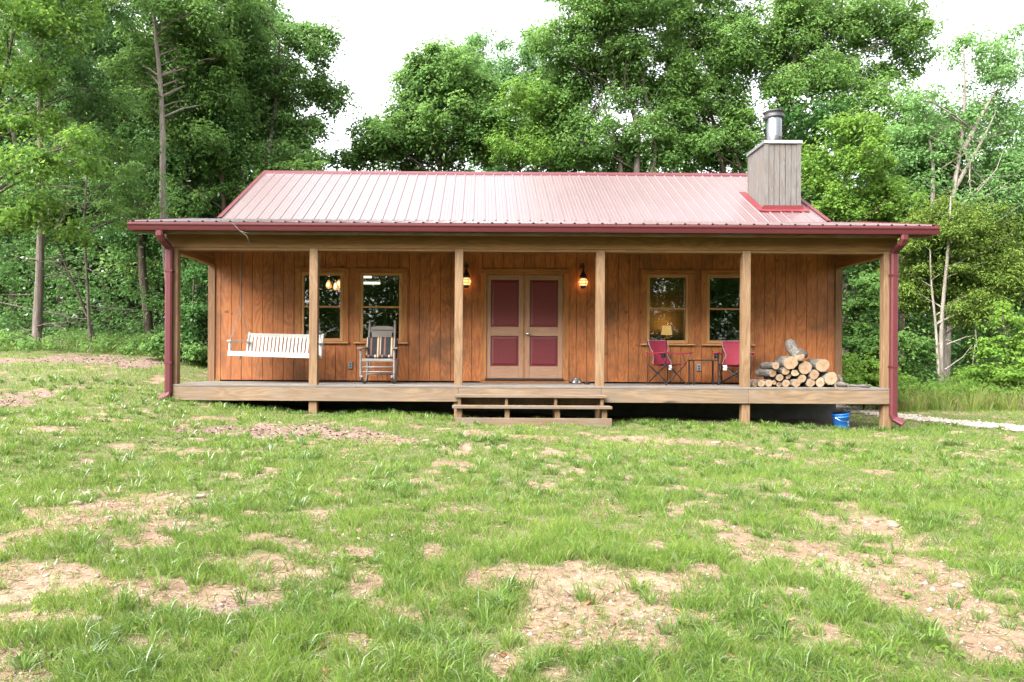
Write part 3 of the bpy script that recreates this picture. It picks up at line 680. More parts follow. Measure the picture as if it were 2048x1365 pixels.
EDGE = 'trees standing at the edge of the wood'
tree('cedar_tree', 'tall straight cedar with bare twiggy grey trunk at the far left edge of the lawn', 'tree', 19.5, [[(73,697),(75,520),(80,300),(84,60),(86,-160)]], .15,
     [(20,300,60,50,.8),(110,150,90,60),(60,60,90,60),(100,-40,150,70),(100,-160,170,80),(60,390,60,26,.6),(40,470,70,26,.5),(150,200,60,40,.8),(20,450,40,20,.5)], 'leaf_dark', 'bark_cedar', 1.3, .38, 90, .11, .05, 22, EDGE, bare_twigs=46, back=.9, wob=.4)
tree('maple_tree', 'young yellow-green maple hanging its leafy boughs over the upper left of the lawn', 'tree', 18., [[(-60,700),(-55,450),(-30,250),(20,90),(50,-60)]], .09,
     [(30,60,90,45),(110,40,70,40),(50,150,70,40),(20,260,60,30),(70,235,60,24),(60,345,90,28),(150,330,60,24),(30,440,55,34),(90,420,50,20),(120,455,40,20),(190,290,50,20),(60,-60,130,60)], 'leaf_yellow', 'bark_grey', 1.5, .34, 60, .12, .075, 24, EDGE)
tree('sapling_tree', 'slender pale-barked sapling tree beside the leaning trunk on the left', 'tree', 20., [[(183,702),(180,560),(168,420),(166,240),(158,120)]], .055,
     [(250,345,70,24),(200,380,70,24),(260,395,70,26),(220,425,80,22,.8),(140,300,50,30),(190,200,60,50),(230,280,60,30),(130,395,50,20,.7),(270,360,40,20)], 'leaf_mid', 'bark_grey', 1.5, .34, 70, .10, .05, 24, EDGE, bare_twigs=14, flat=.4)
tree('leaning_tree', 'thin bare trunk leaning sharply left across the shaded left woods', 'tree', 20.6, [[(196,690),(170,610),(122,505),(92,415)]], .055,
     [(75,430,60,24),(110,385,50,28),(40,400,50,24)], 'leaf_mid', 'bark_brown', 1.3, .34, 70, .10, .05, 8, EDGE, bare_twigs=8)
tree('hickory_tree', 'tall tree with long clean grey trunk rising behind the left end of the porch roof', 'tree', 22., [[(348,690),(330,440),(322,280),(312,150),(303,30),(300,-90)]], .14,
     [(385,110,75,50),(330,150,60,40),(290,40,90,50),(400,180,50,30),(350,20,90,50),(350,-80,170,70),(240,120,60,50),(370,60,70,40),(260,200,50,40,.7),(390,250,40,26,.6)], 'leaf_mid', 'bark_pale', 1.5, .40, 75, .14, .08, 30, EDGE, back=1., wob=.3)
tree('dark_oak_tree', 'dark shaded oak with heavy trunk deep behind the grey-trunked tree', 'tree', 25., [[(292,660),(287,500),(300,250),(312,80)]], .2,
     [(300,250,110,70),(280,370,110,60),(370,330,90,70),(230,460,80,40),(390,440,80,50),(200,250,80,60),(200,80,90,90),(300,480,90,40),(450,300,60,60)], 'leaf_dark', 'bark_brown', 1.5, .45, 70, .15, .085, 26, EDGE, bare_twigs=14)
tree('tulip_tree', 'broad leafy tree reaching over the left roof corner toward the open sky gap', 'tree', 26., [[(525,430),(535,300),(548,180),(556,80)],[(500,430),(470,300),(455,160),(470,40)]], .15,
     [(612,95,55,40),(655,120,30,40),(655,185,40,30),(590,165,70,45),(560,240,60,50),(510,150,60,60),(610,255,40,34),(575,320,70,26),(500,60,40,60),(450,60,70,80),(520,10,22,40),(470,100,70,60),(500,200,60,60),(540,130,50,50),(640,325,22,14,.8),(480,250,70,60),(430,-40,90,60)], 'leaf_olive', 'bark_grey', 1.55, .40, 75, .14, .085, 34, EDGE)
tree('beech_tree', 'dense mid-green tree filling the space above the left roof slope', 'tree', 24., [[(440,560),(445,420),(425,290),(410,160)]], .13,
     [(420,210,70,60),(440,310,80,50),(480,390,70,40),(400,400,60,50),(380,270,50,50),(350,420,50,60,.8),(430,110,50,50),(530,370,50,30),(600,330,46,14)], 'leaf_mid', 'bark_brown', 1.5, .40, 75, .14, .08, 28, EDGE)
tree('round_maple_tree', 'round full-crowned maple behind the middle of the roof ridge', 'tree', 28., [[(880,430),(880,330),(885,220)],[(880,330),(830,250)],[(882,300),(950,220)]], .17,
     [(890,160,70,50),(840,190,60,50),(940,190,60,60),(880,240,100,60),(800,250,60,50),(970,270,60,60),(760,290,50,40),(860,300,130,40),(715,315,36,26),(900,120,40,24),(820,150,30,26),(690,325,24,14)], 'leaf_mid', 'bark_grey', 2.2, .42, 85, .15, .09, 30, EDGE, up=1.)
tree('thin_ash_tree', 'thin-leaved tree whose pale top shows just right of the round maple', 'tree', 33., [[(1005,430),(1003,260),(985,120)]], .13,
     [(960,90,40,30,.8),(950,130,50,30,.8),(1030,130,50,40,.8),(1000,180,60,45,.8),(1060,210,50,50,.8),(1040,280,70,45),(1010,330,80,26),(1080,150,50,50,.9),(1100,230,60,60),(1060,100,40,30,.7),(1150,320,60,30),(1120,290,60,50)], 'leaf_pale', 'bark_grey', 1.8, .42, 60, .15, .085, 24, EDGE)
tree('yellow_elm_tree', 'small yellow-green tree tucked between the round maple and the forked trunks', 'tree', 27., [[(1040,430),(1035,330),(1030,240)]], .09,
     [(1030,215,46,34),(1000,260,40,34),(1075,260,44,40),(1030,310,70,30),(1100,320,50,24),(1090,200,44,40)], 'leaf_yellow', 'bark_grey', 1.5, .36, 65, .13, .08, 16, EDGE)
tree('forked_oak_tree', 'tall oak of several forked stems rising behind the right half of the ridge', 'tree', 27., [[(1270,400),(1270,330),(1268,260),(1245,170),(1215,80),(1200,-40)],[(1237,380),(1236,330),(1222,260),(1180,150)],[(1296,380),(1306,280),(1290,190),(1270,90),(1265,-20)],[(1268,340),(1248,300)]], .15,
     [(1120,95,60,40),(1180,50,80,40),(1250,40,80,40),(1290,110,46,40,.8),(1130,170,60,40),(1205,120,60,40),(1075,70,30,30,.8),(1320,30,50,40),(1150,250,66,36,.8),(1210,310,90,24),(1200,-50,150,50),(1290,-40,80,40),(1170,200,50,30,.7),(1240,210,40,26,.6),(1100,290,50,40,.8),(1300,320,60,24),(1150,130,80,50,.8),(1230,110,80,50,.8),(1100,200,60,46,.7),(1260,150,60,46,.7),(1180,280,80,46,.8),(1285,270,50,50,.7),(1310,190,46,50,.7),(1215,30,90,50)], 'leaf_mid', 'bark_grey', 1.75, .38, 68, .14, .08, 44, EDGE)
tree('gnarled_oak_tree', 'tall oak with dead grey twigs in its crown just left of the chimney', 'tree', 28., [[(1450,430),(1440,330),(1412,260),(1385,160),(1370,40)],[(1500,400),(1450,270),(1400,230)]], .14,
     [(1380,60,70,60),(1400,150,70,46),(1450,100,56,60),(1345,230,56,40),(1430,270,70,40),(1470,190,40,50,.8),(1400,-40,110,50),(1340,150,46,46),(1370,310,70,30),(1460,310,50,30),(1340,290,46,40),(1430,40,80,50),(1420,200,80,50,.8),(1495,120,50,60,.9),(1480,260,46,50),(1360,20,60,40),(1350,200,50,50,.8)], 'leaf_mid', 'bark_brown', 1.75, .40, 72, .14, .08, 36, EDGE,
     twigs=[[(1440,270),(1420,230),(1398,190),(1402,165)],[(1420,230),(1440,215),(1445,190)],[(1430,250),(1410,245),(1390,220)],[(1425,235),(1450,240),(1470,215)]])
tree('spreading_oak_tree', 'tall spreading oak rising behind and right of the chimney flue', 'tree', 28., [[(1690,450),(1690,320),(1688,200),(1680,60),(1676,-60)],[(1570,430),(1560,230),(1590,100),(1610,20)]], .15,
     [(1690,50,80,40),(1780,80,66,36),(1600,60,70,50),(1700,140,90,36),(1790,140,56,30),(1620,170,56,46),(1550,120,46,60),(1845,50,26,30,.8),(1690,-40,150,50),(1550,20,60,50),(1850,110,20,40,.7),(1740,180,60,24,.8),(1580,250,46,50),(1640,110,80,50,.8),(1740,40,90,46,.9),(1650,220,70,40,.8),(1730,230,70,40,.8),(1555,190,46,50),(1800,60,56,40,.8),(1590,330,70,60),(1640,20,80,46,.8),(1560,70,60,50)], 'leaf_mid', 'bark_grey', 1.6, .38, 66, .14, .08, 40, EDGE)
tree('bright_dogwood_tree', 'bushy bright green tree close behind the chimney on its right', 'tree', 23.5, [[(1665,520),(1668,440),(1690,330)]], .1,
     [(1700,320,56,44),(1740,390,60,46),(1660,390,40,46),(1690,260,50,34),(1640,330,40,50,.9),(1780,420,50,40),(1700,430,60,30)], 'leaf_yellow', 'bark_brown', 1.7, .36, 80, .12, .08, 24, EDGE)
tree('sycamore_tree', 'tall pale-barked sycamore with thin top branches near the right edge', 'tree', 25., [[(1893,560),(1897,480),(1905,380),(1922,280),(1930,180),(1925,90)],[(1905,380),(1950,300),(1985,230)],[(1922,300),(1965,220),(1990,180)],[(1860,440),(1862,330),(1850,240)]], .12,
     [(1950,95,60,36,.7),(1900,150,46,30,.6),(2010,130,50,46,.7),(1850,210,46,40,.7),(1960,210,80,46,.8),(1840,290,60,46,.9),(1985,310,80,50),(1900,330,70,40),(2040,220,40,50,.8),(1850,370,60,40),(1930,60,30,20,.5),(2060,90,40,60,.6),(1930,250,90,50,.8),(1990,160,60,46,.7),(1870,330,80,46),(1980,400,80,50),(1830,260,50,40,.7),(2030,300,50,60)], 'leaf_pale', 'bark_pale', 1.3, .38, 62, .13, .075, 44, EDGE, back=.9,
     twigs=[[(1870,500),(1930,400),(1975,355),(2035,350)],[(1940,400),(1990,340),(2005,300)],[(1985,450),(2040,410)]])
tree('right_poplar_tree', 'leafy mid-green tree filling between the bright tree and the pale sycamore', 'tree', 27., [[(1800,520),(1795,400),(1790,300)]], .12,
     [(1800,300,60,46),(1770,370,56,46),(1820,430,70,40),(1860,440,60,36),(1780,250,50,40,.8),(1840,360,60,46),(1990,420,80,46),(1930,420,60,36),(2040,370,50,60),(2050,470,60,50)], 'leaf_mid', 'bark_brown', 1.6, .40, 75, .14, .08, 26, EDGE)
tree('olive_cedar_tree', 'olive-green feathery cedar with twin pale trunks right of the porch', 'tree', 21., [[(1888,785),(1886,640),(1892,500),(1894,430),(1895,395)],[(1876,780),(1874,650),(1867,560),(1864,500)]], .08,
     [(1840,480,50,34),(1850,545,60,32),(1930,460,70,34),(1990,500,70,40),(1960,575,70,34),(2030,555,46,50),(1930,630,56,22,.7),(1830,600,34,20,.6),(1900,410,50,26,.8),(2000,620,50,30,.8),(1950,520,70,30),(1890,600,40,24,.5),(1862,455,50,34),(1905,470,60,40),(1900,540,60,40,.7),(1970,440,60,40),(2030,480,50,40),(1830,560,40,30),(1990,560,60,40),(1950,610,56,30),(2010,600,50,34),(1840,590,36,26),(1930,560,50,34)], 'leaf_cedar', 'bark_pale', 1.9, .32, 120, .12, .034, 14, EDGE, flat=.55, wob=.2, back=.8,
     twigs=[[(1950,660),(1955,700),(1965,720)],[(1890,740),(1925,715),(1945,690)],[(1892,690),(1930,675),(1945,672)],[(1892,680),(1920,690)],[(1950,690),(1945,730)]])

SH = 'leafy shrubs at the foot of the wood'
def shrub(label, D, blobs, leaf='leaf_mid', dens=1.5, cr=.26, n_per=70, L=.11, W=.065, name='shrub', cat='shrub'):
    x0 = sum(b[0] for b in blobs) / len(blobs); lo = max(b[1] + b[3] for b in blobs)
    gx_, gz_ = fx(x0, D), float(g(fx(x0, D), D))
    py = CY + ROLL * (x0 - CX) - (gz_ - EYE) * F / D
    mid = min(b[1] for b in blobs)
    return tree(name, label, cat, D, [[(x0, py), (x0 + random.uniform(-8,8), (py + mid) / 2), (x0 + random.uniform(-12,12), mid)]], .03, blobs, leaf, 'bark_brown', dens, cr, n_per, L, W, 16, SH, flat=.5, jitter=.5)
shrub('leafy young beech shrub just behind the right corner of the cabin wall', 19., [(1715,570,34,24),(1700,620,40,24),(1735,610,36,20),(1722,660,46,20),(1700,690,36,20),(1745,690,40,20)], 'leaf_mid', 1.6)
shrub('low bright green shrub behind the firewood end of the porch', 18., [(1710,735,40,24),(1745,745,36,24),(1690,765,34,22),(1765,770,30,20),(1725,780,40,20)], 'leaf_yellow', 1.5, L=.10)
shrub('shrub seen between the right corner post and the twin cedar trunks', 20.5, [(1815,740,34,24),(1790,690,34,24),(1830,700,26,20),(1845,765,34,20),(1805,780,40,20)], 'leaf_mid', 1.4)
shrub('tall light green shrub at the right edge of the picture under the cedar', 19., [(2025,630,30,30),(2045,690,44,30),(1995,690,30,24),(2010,740,46,26),(2060,750,50,36),(1975,750,34,24)], 'leaf_yellow', 1.4)
shrub('dark sapling shrub seen between the left corner post and the cabin wall', 18.5, [(395,560,34,30),(370,600,30,24),(405,630,32,26),(380,665,40,26),(410,700,30,24),(360,700,30,20)], 'leaf_dark', 1.5)
shrub('low leafy shrub at the foot of the wood left of the porch post', 18.2, [(345,690,30,20),(315,700,26,16),(395,715,30,16)], 'leaf_mid', 1.4)
shrub('low weedy shrub at the foot of the slender sapling', 20., [(240,700,40,14),(200,706,30,12),(275,694,30,14)], 'leaf_mid', 1.3)
shrub('low weedy shrub spreading round the foot of the tall left cedar', 20.5, [(40,690,44,14),(110,690,30,12),(-10,684,40,16)], 'leaf_mid', 1.3)

# deeper rows: four kinds built once, then copied
def generic(kind_leaf, bark, h, spread, seed, lowc):
    st = random.getstate(); random.seed(seed)
    o = thing('forest_tree', (0,0,0), 'x', 'tree', 'trees in the rows deeper in the wood', world=False)
    tm = MB(); pts = [Vector((0,0,-.2))] + [Vector((random.uniform(-.25,.25) * k, random.uniform(-.25,.25) * k, h * k / 5)) for k in range(1, 6)]
    pts = [Vector(tuple(q)) for q in spl([tuple(p) for p in pts], 4)]; tm.tube(pts, [.2 * (1 - .85 * i / (len(pts) - 1)) + .01 for i in range(len(pts))], 8, jit=.06)
    bl = []
    for k in range(13):
        z = h * (lowc + (1.02 - lowc) * (k + .5) / 13); s = spread * (1 - .55 * abs((z / h) - .6)) ; an = k * 2.4
        bl.append((math.cos(an) * s * .55, math.sin(an) * s * .55, z, s * .6, s * .6, h * .075, 1.))
    cl = blob_clumps(bl, 2.0, .5)
    for q in cl[RNG.permutation(len(cl))[:26]]:
        a = min(pts, key=lambda p: abs(p.z - (q[2] - .8))); b = Vector(q); tm.tube([a, (a + b) / 2 + Vector((0,0,.15)), b], [.04, .028, .01], 4)
    obj('trunk', tm, M[bark], o, fixn=False)
    Vv, Q, ti = leaves(cl, 55, RNG.uniform(.8, 1.3, len(cl)) * .5, .19, .11)
    np_obj('crown', Vv, Q, M[kind_leaf], o, tint=ti); random.setstate(st); return o
kinds = [generic('leaf_mid', 'bark_brown', 11, 2.9, 1, .22), generic('leaf_dark', 'bark_brown', 12, 3.1, 2, .30), generic('leaf_pale', 'bark_grey', 10, 2.6, 3, .18), generic('leaf_mid', 'bark_grey', 12.5, 2.8, 4, .12)]
used = [False] * 4
ordn = ['first','second','third','fourth','fifth','sixth','seventh','eighth','ninth','tenth','eleventh','twelfth','thirteenth','fourteenth','fifteenth','sixteenth','seventeenth','eighteenth','nineteenth','twentieth']
def place_row(row, y0, pxs, hs):
    for i, (px, sc) in enumerate(zip(pxs, hs)):
        y = y0 + random.uniform(-1.6, 1.6); x = fx(px, y) ; k = (i * 3 + int(y0)) % 4
        lab = f'{["mid-green","dark green","pale green","leafy green"][k]} forest tree, {ordn[i]} from the left in the {row}'
        loc = (x, y, float(g(x, y)) - .05); rz = random.uniform(0, 6.28)
        if not used[k]: o = kinds[k]; used[k] = True; o.location = loc; o.rotation_euler = (0,0,rz); o['label'] = lab
        else: o = copy_thing(kinds[k], loc, rz, lab)
        o.scale = (sc * random.uniform(.9, 1.1),) * 2 + (sc,)
place_row('second row of the wood', 29.5, [-200,-90,20,130,230,340,450,540,1120,1230,1400,1530,1640,1760,1880,1990,2100,2230], [1.2,1.2,1.1,1.15,1.1,1.1,1.05,.92,.72,.8,.85,.85,.85,.85,.85,.9,.9,.9])
place_row('third row of the wood', 35.5, [-180,-60,60,170,280,390,490,570,800,910,1020,1170,1310,1440,1570,1700,1820,1940,2060,2190], [1.25]*7 + [.85,.66,.8,.8,.8,.9,.95,.95,.9,.9,.95,.95,1.])
# dark understorey and far wood: uncountable masses of leaves
def mass(name, n, fn, n_per, cr, L, W, leaf):
    cl = fn(n); Vv, Q, ti = leaves(cl, n_per, RNG.uniform(.7, 1.3, len(cl)) * cr, L, W)
    return tag(np_obj(name, Vv, Q, M[leaf], tint=ti), kind='stuff')
def under(n):
    D = RNG.uniform(22.5, 40, n); px = RNG.uniform(-250, 2300, n); x = (px - CX) * D / F
    ok = ~((x > -6.2) & (x < 8) & (D < 23.5)); ok &= (D > 24.5) | (x < -7.5) ; D, x = D[ok], x[ok]
    return np.column_stack([x, D, g(x, D) + RNG.random(len(D)) ** 1.8 * 2.9])
mass('undergrowth', 3600, under, 42, .5, .13, .075, 'leaf_dark')
def far(n):
    D = RNG.uniform(43, 58, n); px = RNG.uniform(-350, 2400, n); x = (px - CX) * D / F
    top = 9.5 + 2.5 * vnoise(px / 90, D * 0, 5) - 4. * np.exp(-((px - 670) / 70) ** 2)
    return np.column_stack([x, D, g(x, D) + RNG.random(n) * top])
mass('distant_woods', 7500, far, 26, .95, .34, .2, 'leaf_dark')
def behind(n):
    x = RNG.uniform(-34, 34, n); y = RNG.uniform(-26, -17, n); top = 16 + 4 * vnoise(x / 3, y * 0, 8)
    return np.column_stack([x, y, -1.2 + RNG.random(n) * top])
mass('opposite_woods', 8500, behind, 30, .95, .34, .2, 'leaf_mid')
# tall weeds along the right-hand wood edge
def weeds(name, pts, h0, h1, per, tintlo, tinthi, spread=.08, w=.010):
    root = np.repeat(pts, per, 0); a = RNG.uniform(0, 6.28, len(root)); c = root + np.column_stack([np.cos(a), np.sin(a)]) * RNG.uniform(0, spread, len(root))[:, None]
    h = np.repeat(RNG.uniform(h0, h1, len(pts)), per) * RNG.uniform(.45, 1.1, len(root))
    Vv, Q, T, ti = blades(c, h, RNG.uniform(.6, 1.5, len(root)) * w, RNG.uniform(.15, .75, len(root)), np.repeat(RNG.uniform(tintlo, tinthi, len(pts)), per) + RNG.normal(0, .08, len(root)), a)
    return tag(np_obj(name, Vv, Q, M['weed'], tint=ti, tri=T), kind='stuff')
n = 1500; D = RNG.uniform(17.5, 23.5, n); x = np.where(RNG.random(n) < .85, RNG.uniform(9.9, 19, n), RNG.uniform(7.6, 9.9, n)); D = np.where(x < 9.9, D + 2, D)
weeds('tall_weeds', np.column_stack([x, D]), .3, .85, 26, .35, 1.15, .16, .013)
n = 500; x = RNG.uniform(-18, -5.9, n); D = RNG.uniform(18.9, 21.5, n)
weeds('weeds', np.column_stack([x, D]), .12, .42, 24, .1, .7, .16, .012)

# leafy weeds and young growth along the right wood edge and the foot of the left wood
n = 420; x = RNG.uniform(9.6, 18.5, n); D = RNG.uniform(17.8, 22.5, n); hh = RNG.uniform(.12, .75, n) * (.6 + .6 * vnoise(x * 1.1, D, 12))
Vv, Q, ti = leaves(np.column_stack([x, D, g(x, D) + hh]), 46, RNG.uniform(.16, .34, n), .085, .045)
tag(np_obj('weed_foliage', Vv, Q, M['leaf_yellow'], tint=ti), kind='stuff')
n = 260; x = RNG.uniform(-17, -5.9, n); D = RNG.uniform(18.6, 21.6, n); hh = RNG.uniform(.04, .32, n)
Vv, Q, ti = leaves(np.column_stack([x, D, g(x, D) + hh]), 40, RNG.uniform(.14, .3, n), .08, .045)
tag(np_obj('weed_foliage', Vv, Q, M['leaf_mid'], tint=ti), kind='stuff')

# ================================================================== CABIN
CB = thing('cabin', (.87, 16.5, -.5), 'low wood-sided cabin with full-width covered porch and red metal roof', 'cabin')
# --- windows and doors (centres and openings on the wall plane)
WX = [fx(643.7, D2), fx(761.5, D2), fx(1334.5, D2), fx(1454.5, D2)]
GW, GZ0, GZ1 = .70, .845, 2.065            # glass width, bottom and top
FR = .058                                   # sash width
DX0, DX1, DZ0, DZ1 = fx(972, D2), fx(1126, D2), .085, 2.10
openings = [(x - GW/2 - FR, x + GW/2 + FR, GZ0 - FR, GZ1 + FR) for x in WX] + [(DX0, DX1, DZ0, DZ1)]
WT = 2.62
mb = MB(); pitch = .2032; n = int(math.ceil((XR - XL) / pitch))
for i in range(n):
    x0 = XL + i * pitch; x1 = min(x0 + pitch - .0085, XR)
    if x1 - x0 < .02: continue
    xs = sorted({x0, x1} | {q for o in openings for q in o[:2] if x0 < q < x1})
    for a, b in zip(xs, xs[1:]):
        c = (a + b) / 2; cut = sorted((o[2], o[3]) for o in openings if o[0] < c < o[1]); z = .03
        for lo, hi in cut: mb.box(a, b, D2, D2 + .016, z, lo); z = hi
        mb.box(a, b, D2, D2 + .016, z, WT)
obj('siding', mb, M['siding'], CB)
mb = MB(); xs = sorted({XL, XR} | {q for o in openings for q in o[:2]})
for a, b in zip(xs, xs[1:]):
    c = (a + b) / 2; z = .03
    for lo, hi in sorted((o[2], o[3]) for o in openings if o[0] < c < o[1]): mb.box(a, b, D2 + .018, D2 + .14, z, lo); z = hi
    mb.box(a, b, D2 + .018, D2 + .14, z, WT)
YB = 21.9
mb.box(XL, XL + .14, D2 + .142, YB, .03, WT); mb.box(XR - .14, XR, D2 + .142, YB, .03, WT); mb.box(XL + .142, XR - .142, YB - .14, YB, .03, WT)
for xx in (XL + .001, XR - .121): mb.poly_prism([(D2 + .2, WT + .002), (YB - .1, WT + .002), (DR, 4.88)], xx, xx + .12, 'X')
wl = obj('wall', mb, M['groove'], CB)
mb = MB(); mb.box(XL + .145, XR - .145, YB - .16, YB - .145, .05, 2.45); mb.box(XL + .145, XR - .145, D2 + .16, YB - .165, 2.46, 2.5)
mb.box(XL + .143, XL + .158, D2 + .16, YB - .165, .05, 2.45); mb.box(XR - .158, XR - .143, D2 + .16, YB - .165, .05, 2.45)
mb.box(.62, .74, D2 + .16, YB - .165, .05, 2.45); mb.box(1.9, 2.0, D2 + .16, YB - .165, .05, 2.45)
obj('inside_panelling', mb, M['inner'], CB)
mb = MB(); mb.box(XL + .145, XR - .145, D2 + .142, YB - .145, -.06, .045); obj('inside_floor', mb, M['innerfloor'], CB)
mb = MB(); mb.box(XL + .05, XR - .03, D2 + .06, D2 + .26, -.95, -.07); mb.box(XL + .05, XL + .25, D2 + .262, YB, -.6, -.07); mb.box(XR - .23, XR - .03, D2 + .262, YB, -1.1, -.07)
obj('foundation', mb, M['concrete'], CB)
for xx in (XL, XR):
    s = 1 if xx == XL else -1; mb = MB()
    mb.box(min(xx - .02 * s, xx + .09 * s), max(xx - .02 * s, xx + .09 * s), D2 - .024, D2 - .002, .002, 2.3)
    mb.box(min(xx - .042 * s, xx - .02 * s), max(xx - .042 * s, xx - .02 * s), D2 - .024, D2 + .09, .002, 2.3)
    obj('corner_board', mb, M['corner'], CB, bevel=.003)
# windows
for wi, x in enumerate(WX):
    a, b = x - GW/2 - FR, x + GW/2 + FR; z0, z1 = GZ0 - FR, GZ1 + FR
    mb = MB(); cw = .105
    mb.box(a - cw, a + .004, D2 - .022, D2 - .002, z0 - .005, z1 - .002); mb.box(b - .004, b + cw, D2 - .022, D2 - .002, z0 - .005, z1 - .002)
    mb.box(a - cw - .01, b + cw + .01, D2 - .026, D2 - .002, z1, z1 + .09, 1)
    w = obj('window', mb, [M['casing'], M['casingh']], CB, bevel=.003)
    mb = MB(); y0, y1 = D2 - .012, D2 + .05; zm = GZ0 + (GZ1 - GZ0) * .502
    mb.box(a + .005, a + FR, y0, y1, z0, z1 - .002); mb.box(b - FR, b - .005, y0, y1, z0, z1 - .002)
    mb.box(a + FR + .001, b - FR - .001, y0 + .002, y1, z1 - FR, z1 - .002, 1); mb.box(a + FR + .001, b - FR - .001, y0 + .002, y1, z0, z0 + FR, 1); mb.box(a + FR + .001, b - FR - .001, y0 + .004, y1, zm - .018, zm + .018, 1)
    obj('sash', mb, [M['sash'], M['sashh']], w, bevel=.003)
    mb = MB(); mb.box(a + FR - .005, b - FR + .005, D2 + .022, D2 + .028, zm + .012, z1 - FR + .005); obj('upper_pane', mb, M['glass'], w)
    mb = MB(); mb.box(a + FR - .005, b - FR + .005, D2 + .016, D2 + .0215, z0 + FR - .005, zm - .012); obj('lower_pane', mb, M['glass'], w)
    mb = MB(); mb.box(a - cw - .012, b + cw + .012, D2 - .06, D2 - .001, z0 - .042, z0 - .008); obj('sill', mb, M['sashh'], w, bevel=.004)
# double door
mb = MB()
mb.box(DX0 - .105, DX0 + .002, D2 - .022, D2 - .002, .055, DZ1 + .01); mb.box(DX1 - .002, DX1 + .105, D2 - .022, D2 - .002, .055, DZ1 + .01)
mb.box(DX0 - .115, DX1 + .115, D2 - .027, D2 - .002, DZ1 + .012, DZ1 + .115, 1)
obj('door_casing', mb, [M['casing'], M['casingh']], CB, bevel=.003)
mb = MB(); mb.box(DX0 - .02, DX1 + .02, D2 - .04, D2 + .1, .05, .083); obj('threshold', mb, M['dark'], CB, bevel=.003)
mb = MB(); mb.box(DX0 - .115, DX1 + .115, D2 - .016, D2 - .002, .002, .048); obj('kick_board', mb, M['casingh'], CB)
def cpx(cx): return fx(880 + cx / 3.25, D2)
def cpz(cy): return fz(1049, 440 + cy / 3.25, D2)
for di, (x0, x1, p0, p1) in enumerate(((DX0 + .004, cpx(540), cpx(328), cpx(511)), (cpx(553), DX1 - .004, cpx(582), cpx(766)))):
    za, zb, zc, zd = cpz(952), cpz(755), cpz(697), cpz(390); y0, y1 = D2 + .004, D2 + .05
    mb = MB()
    mb.box(x0, p0, y0, y1, DZ0 + .006, DZ1 - .004); mb.box(p1, x1, y0, y1, DZ0 + .006, DZ1 - .004)
    for lo, hi in ((DZ0 + .006, za), (zb, zc), (zd, DZ1 - .004)): mb.box(p0 + .001, p1 - .001, y0 + .0015, y1, lo, hi, 1)
    d = obj('door', mb, [M['door'], M['doorr']], CB, bevel=.003)
    mb = MB()
    for lo, hi in ((za, zb), (zc, zd)):
        mb.box(p0 - .004, p1 + .004, y0 + .022, y1 - .006, lo - .004, hi + .004); q = .055
        vs = [(p0+.02, y0+.022, lo+.02), (p1-.02, y0+.022, lo+.02), (p1-.02, y0+.022, hi-.02), (p0+.02, y0+.022, hi-.02), (p0+q, y0+.01, lo+q), (p1-q, y0+.01, lo+q), (p1-q, y0+.01, hi-q), (p0+q, y0+.01, hi-q)]
        mb.add(vs, [(0,1,5,4),(1,2,6,5),(2,3,7,6),(3,0,4,7),(4,5,6,7)])
    obj('panel', mb, M['doorpanel'], d)
    if di == 1:
        mb = MB(); kx, kz = fx(1054.8, D2), fz(1055, 668, D2)
        mb.lathe([(0, -.062), (.024, -.058), (.031, -.042), (.024, -.026), (.011, -.02), (.011, -.006), (.033, -.004), (.033, 0)], (kx, y0, kz), 16, axis='Y'); obj('knob', mb, M['steel'], d)
mb = MB(); mb.box(cpx(541), cpx(552), D2 + .01, D2 + .05, DZ0 + .006, DZ1 - .004); obj('door_astragal', mb, M['casing'], CB)
for px, py in ((701.3, 731), (1397, 735.5)):
    x, z = fx(px, D2), fz(px, py, D2); mb = MB()
    mb.box(x - .04, x + .04, D2 - .03, D2 - .002, z - .066, z + .066); mb.box(x - .03, x + .03, D2 - .036, D2 - .0302, z - .056, z + .056, 0)
    oc = obj('outlet_cover', mb, M['outlet'], CB, bevel=.005)
    mb = MB(); mb.box(x - .013, x + .013, D2 - .04, D2 - .0363, z + .008, z + .036); mb.box(x - .013, x + .013, D2 - .04, D2 - .0363, z - .036, z - .008); obj('socket', mb, M['dark'], oc)

# --- porch floor, posts, beams
PXS = [346, 626, 917, 1200.5, 1492.5, 1775.5]; PW = .14
mb = MB(); y = D1 - .045; ws = .14
while y < D2 - .03:
    y1 = min(y + ws - .006, D2 - .004)
    for xa, xb in ((XL - .06, -2.1), (-2.097, 1.92), (1.923, XR + .06)): mb.box(xa, xb, y, y1, -.036, 0)
    y += ws
obj('deck', mb, M['deck'], CB, bevel=.003)
mb = MB()
for i in range(31):
    x = XL + .03 + i * (XR - XL - .06) / 30; mb.box(x - .019, x + .019, D1 + .15, D2 + .04, -.225, -.039)
obj('joists', mb, M['stepblock'], CB)
RY0, RY1 = D1 - .041, D1 - .003
RZ0, RZ1 = -.272, -.039
xr = [fx(347, D1) - .0, fx(917.5, D1), fx(1203, D1), fx(1495.5, D1), fx(1779, D1)]
for a, b in zip(xr, xr[1:]):
    mb = MB(); mb.box(a + .0015, b - .0015, RY0, RY1, RZ0, RZ1); obj('rim_board', mb, M['rim'], CB, bevel=.004)
for xx in (XL - .03, XR + .002):
    mb = MB(); mb.box(xx, xx + .036, D1 + .145, D2 + .05, RZ0, RZ1); obj('end_board', mb, M['rim'], CB, bevel=.003)
for px in PXS:
    x = fx(px, D1); gz = float(g(x, D1)); mb = MB(); mb.box(x - PW/2, x + PW/2, D1, D1 + PW, gz - .3, 2.322); obj('porch_post', mb, M['post'], CB, bevel=.006)
BZ0, BZ1 = 2.325, 2.60
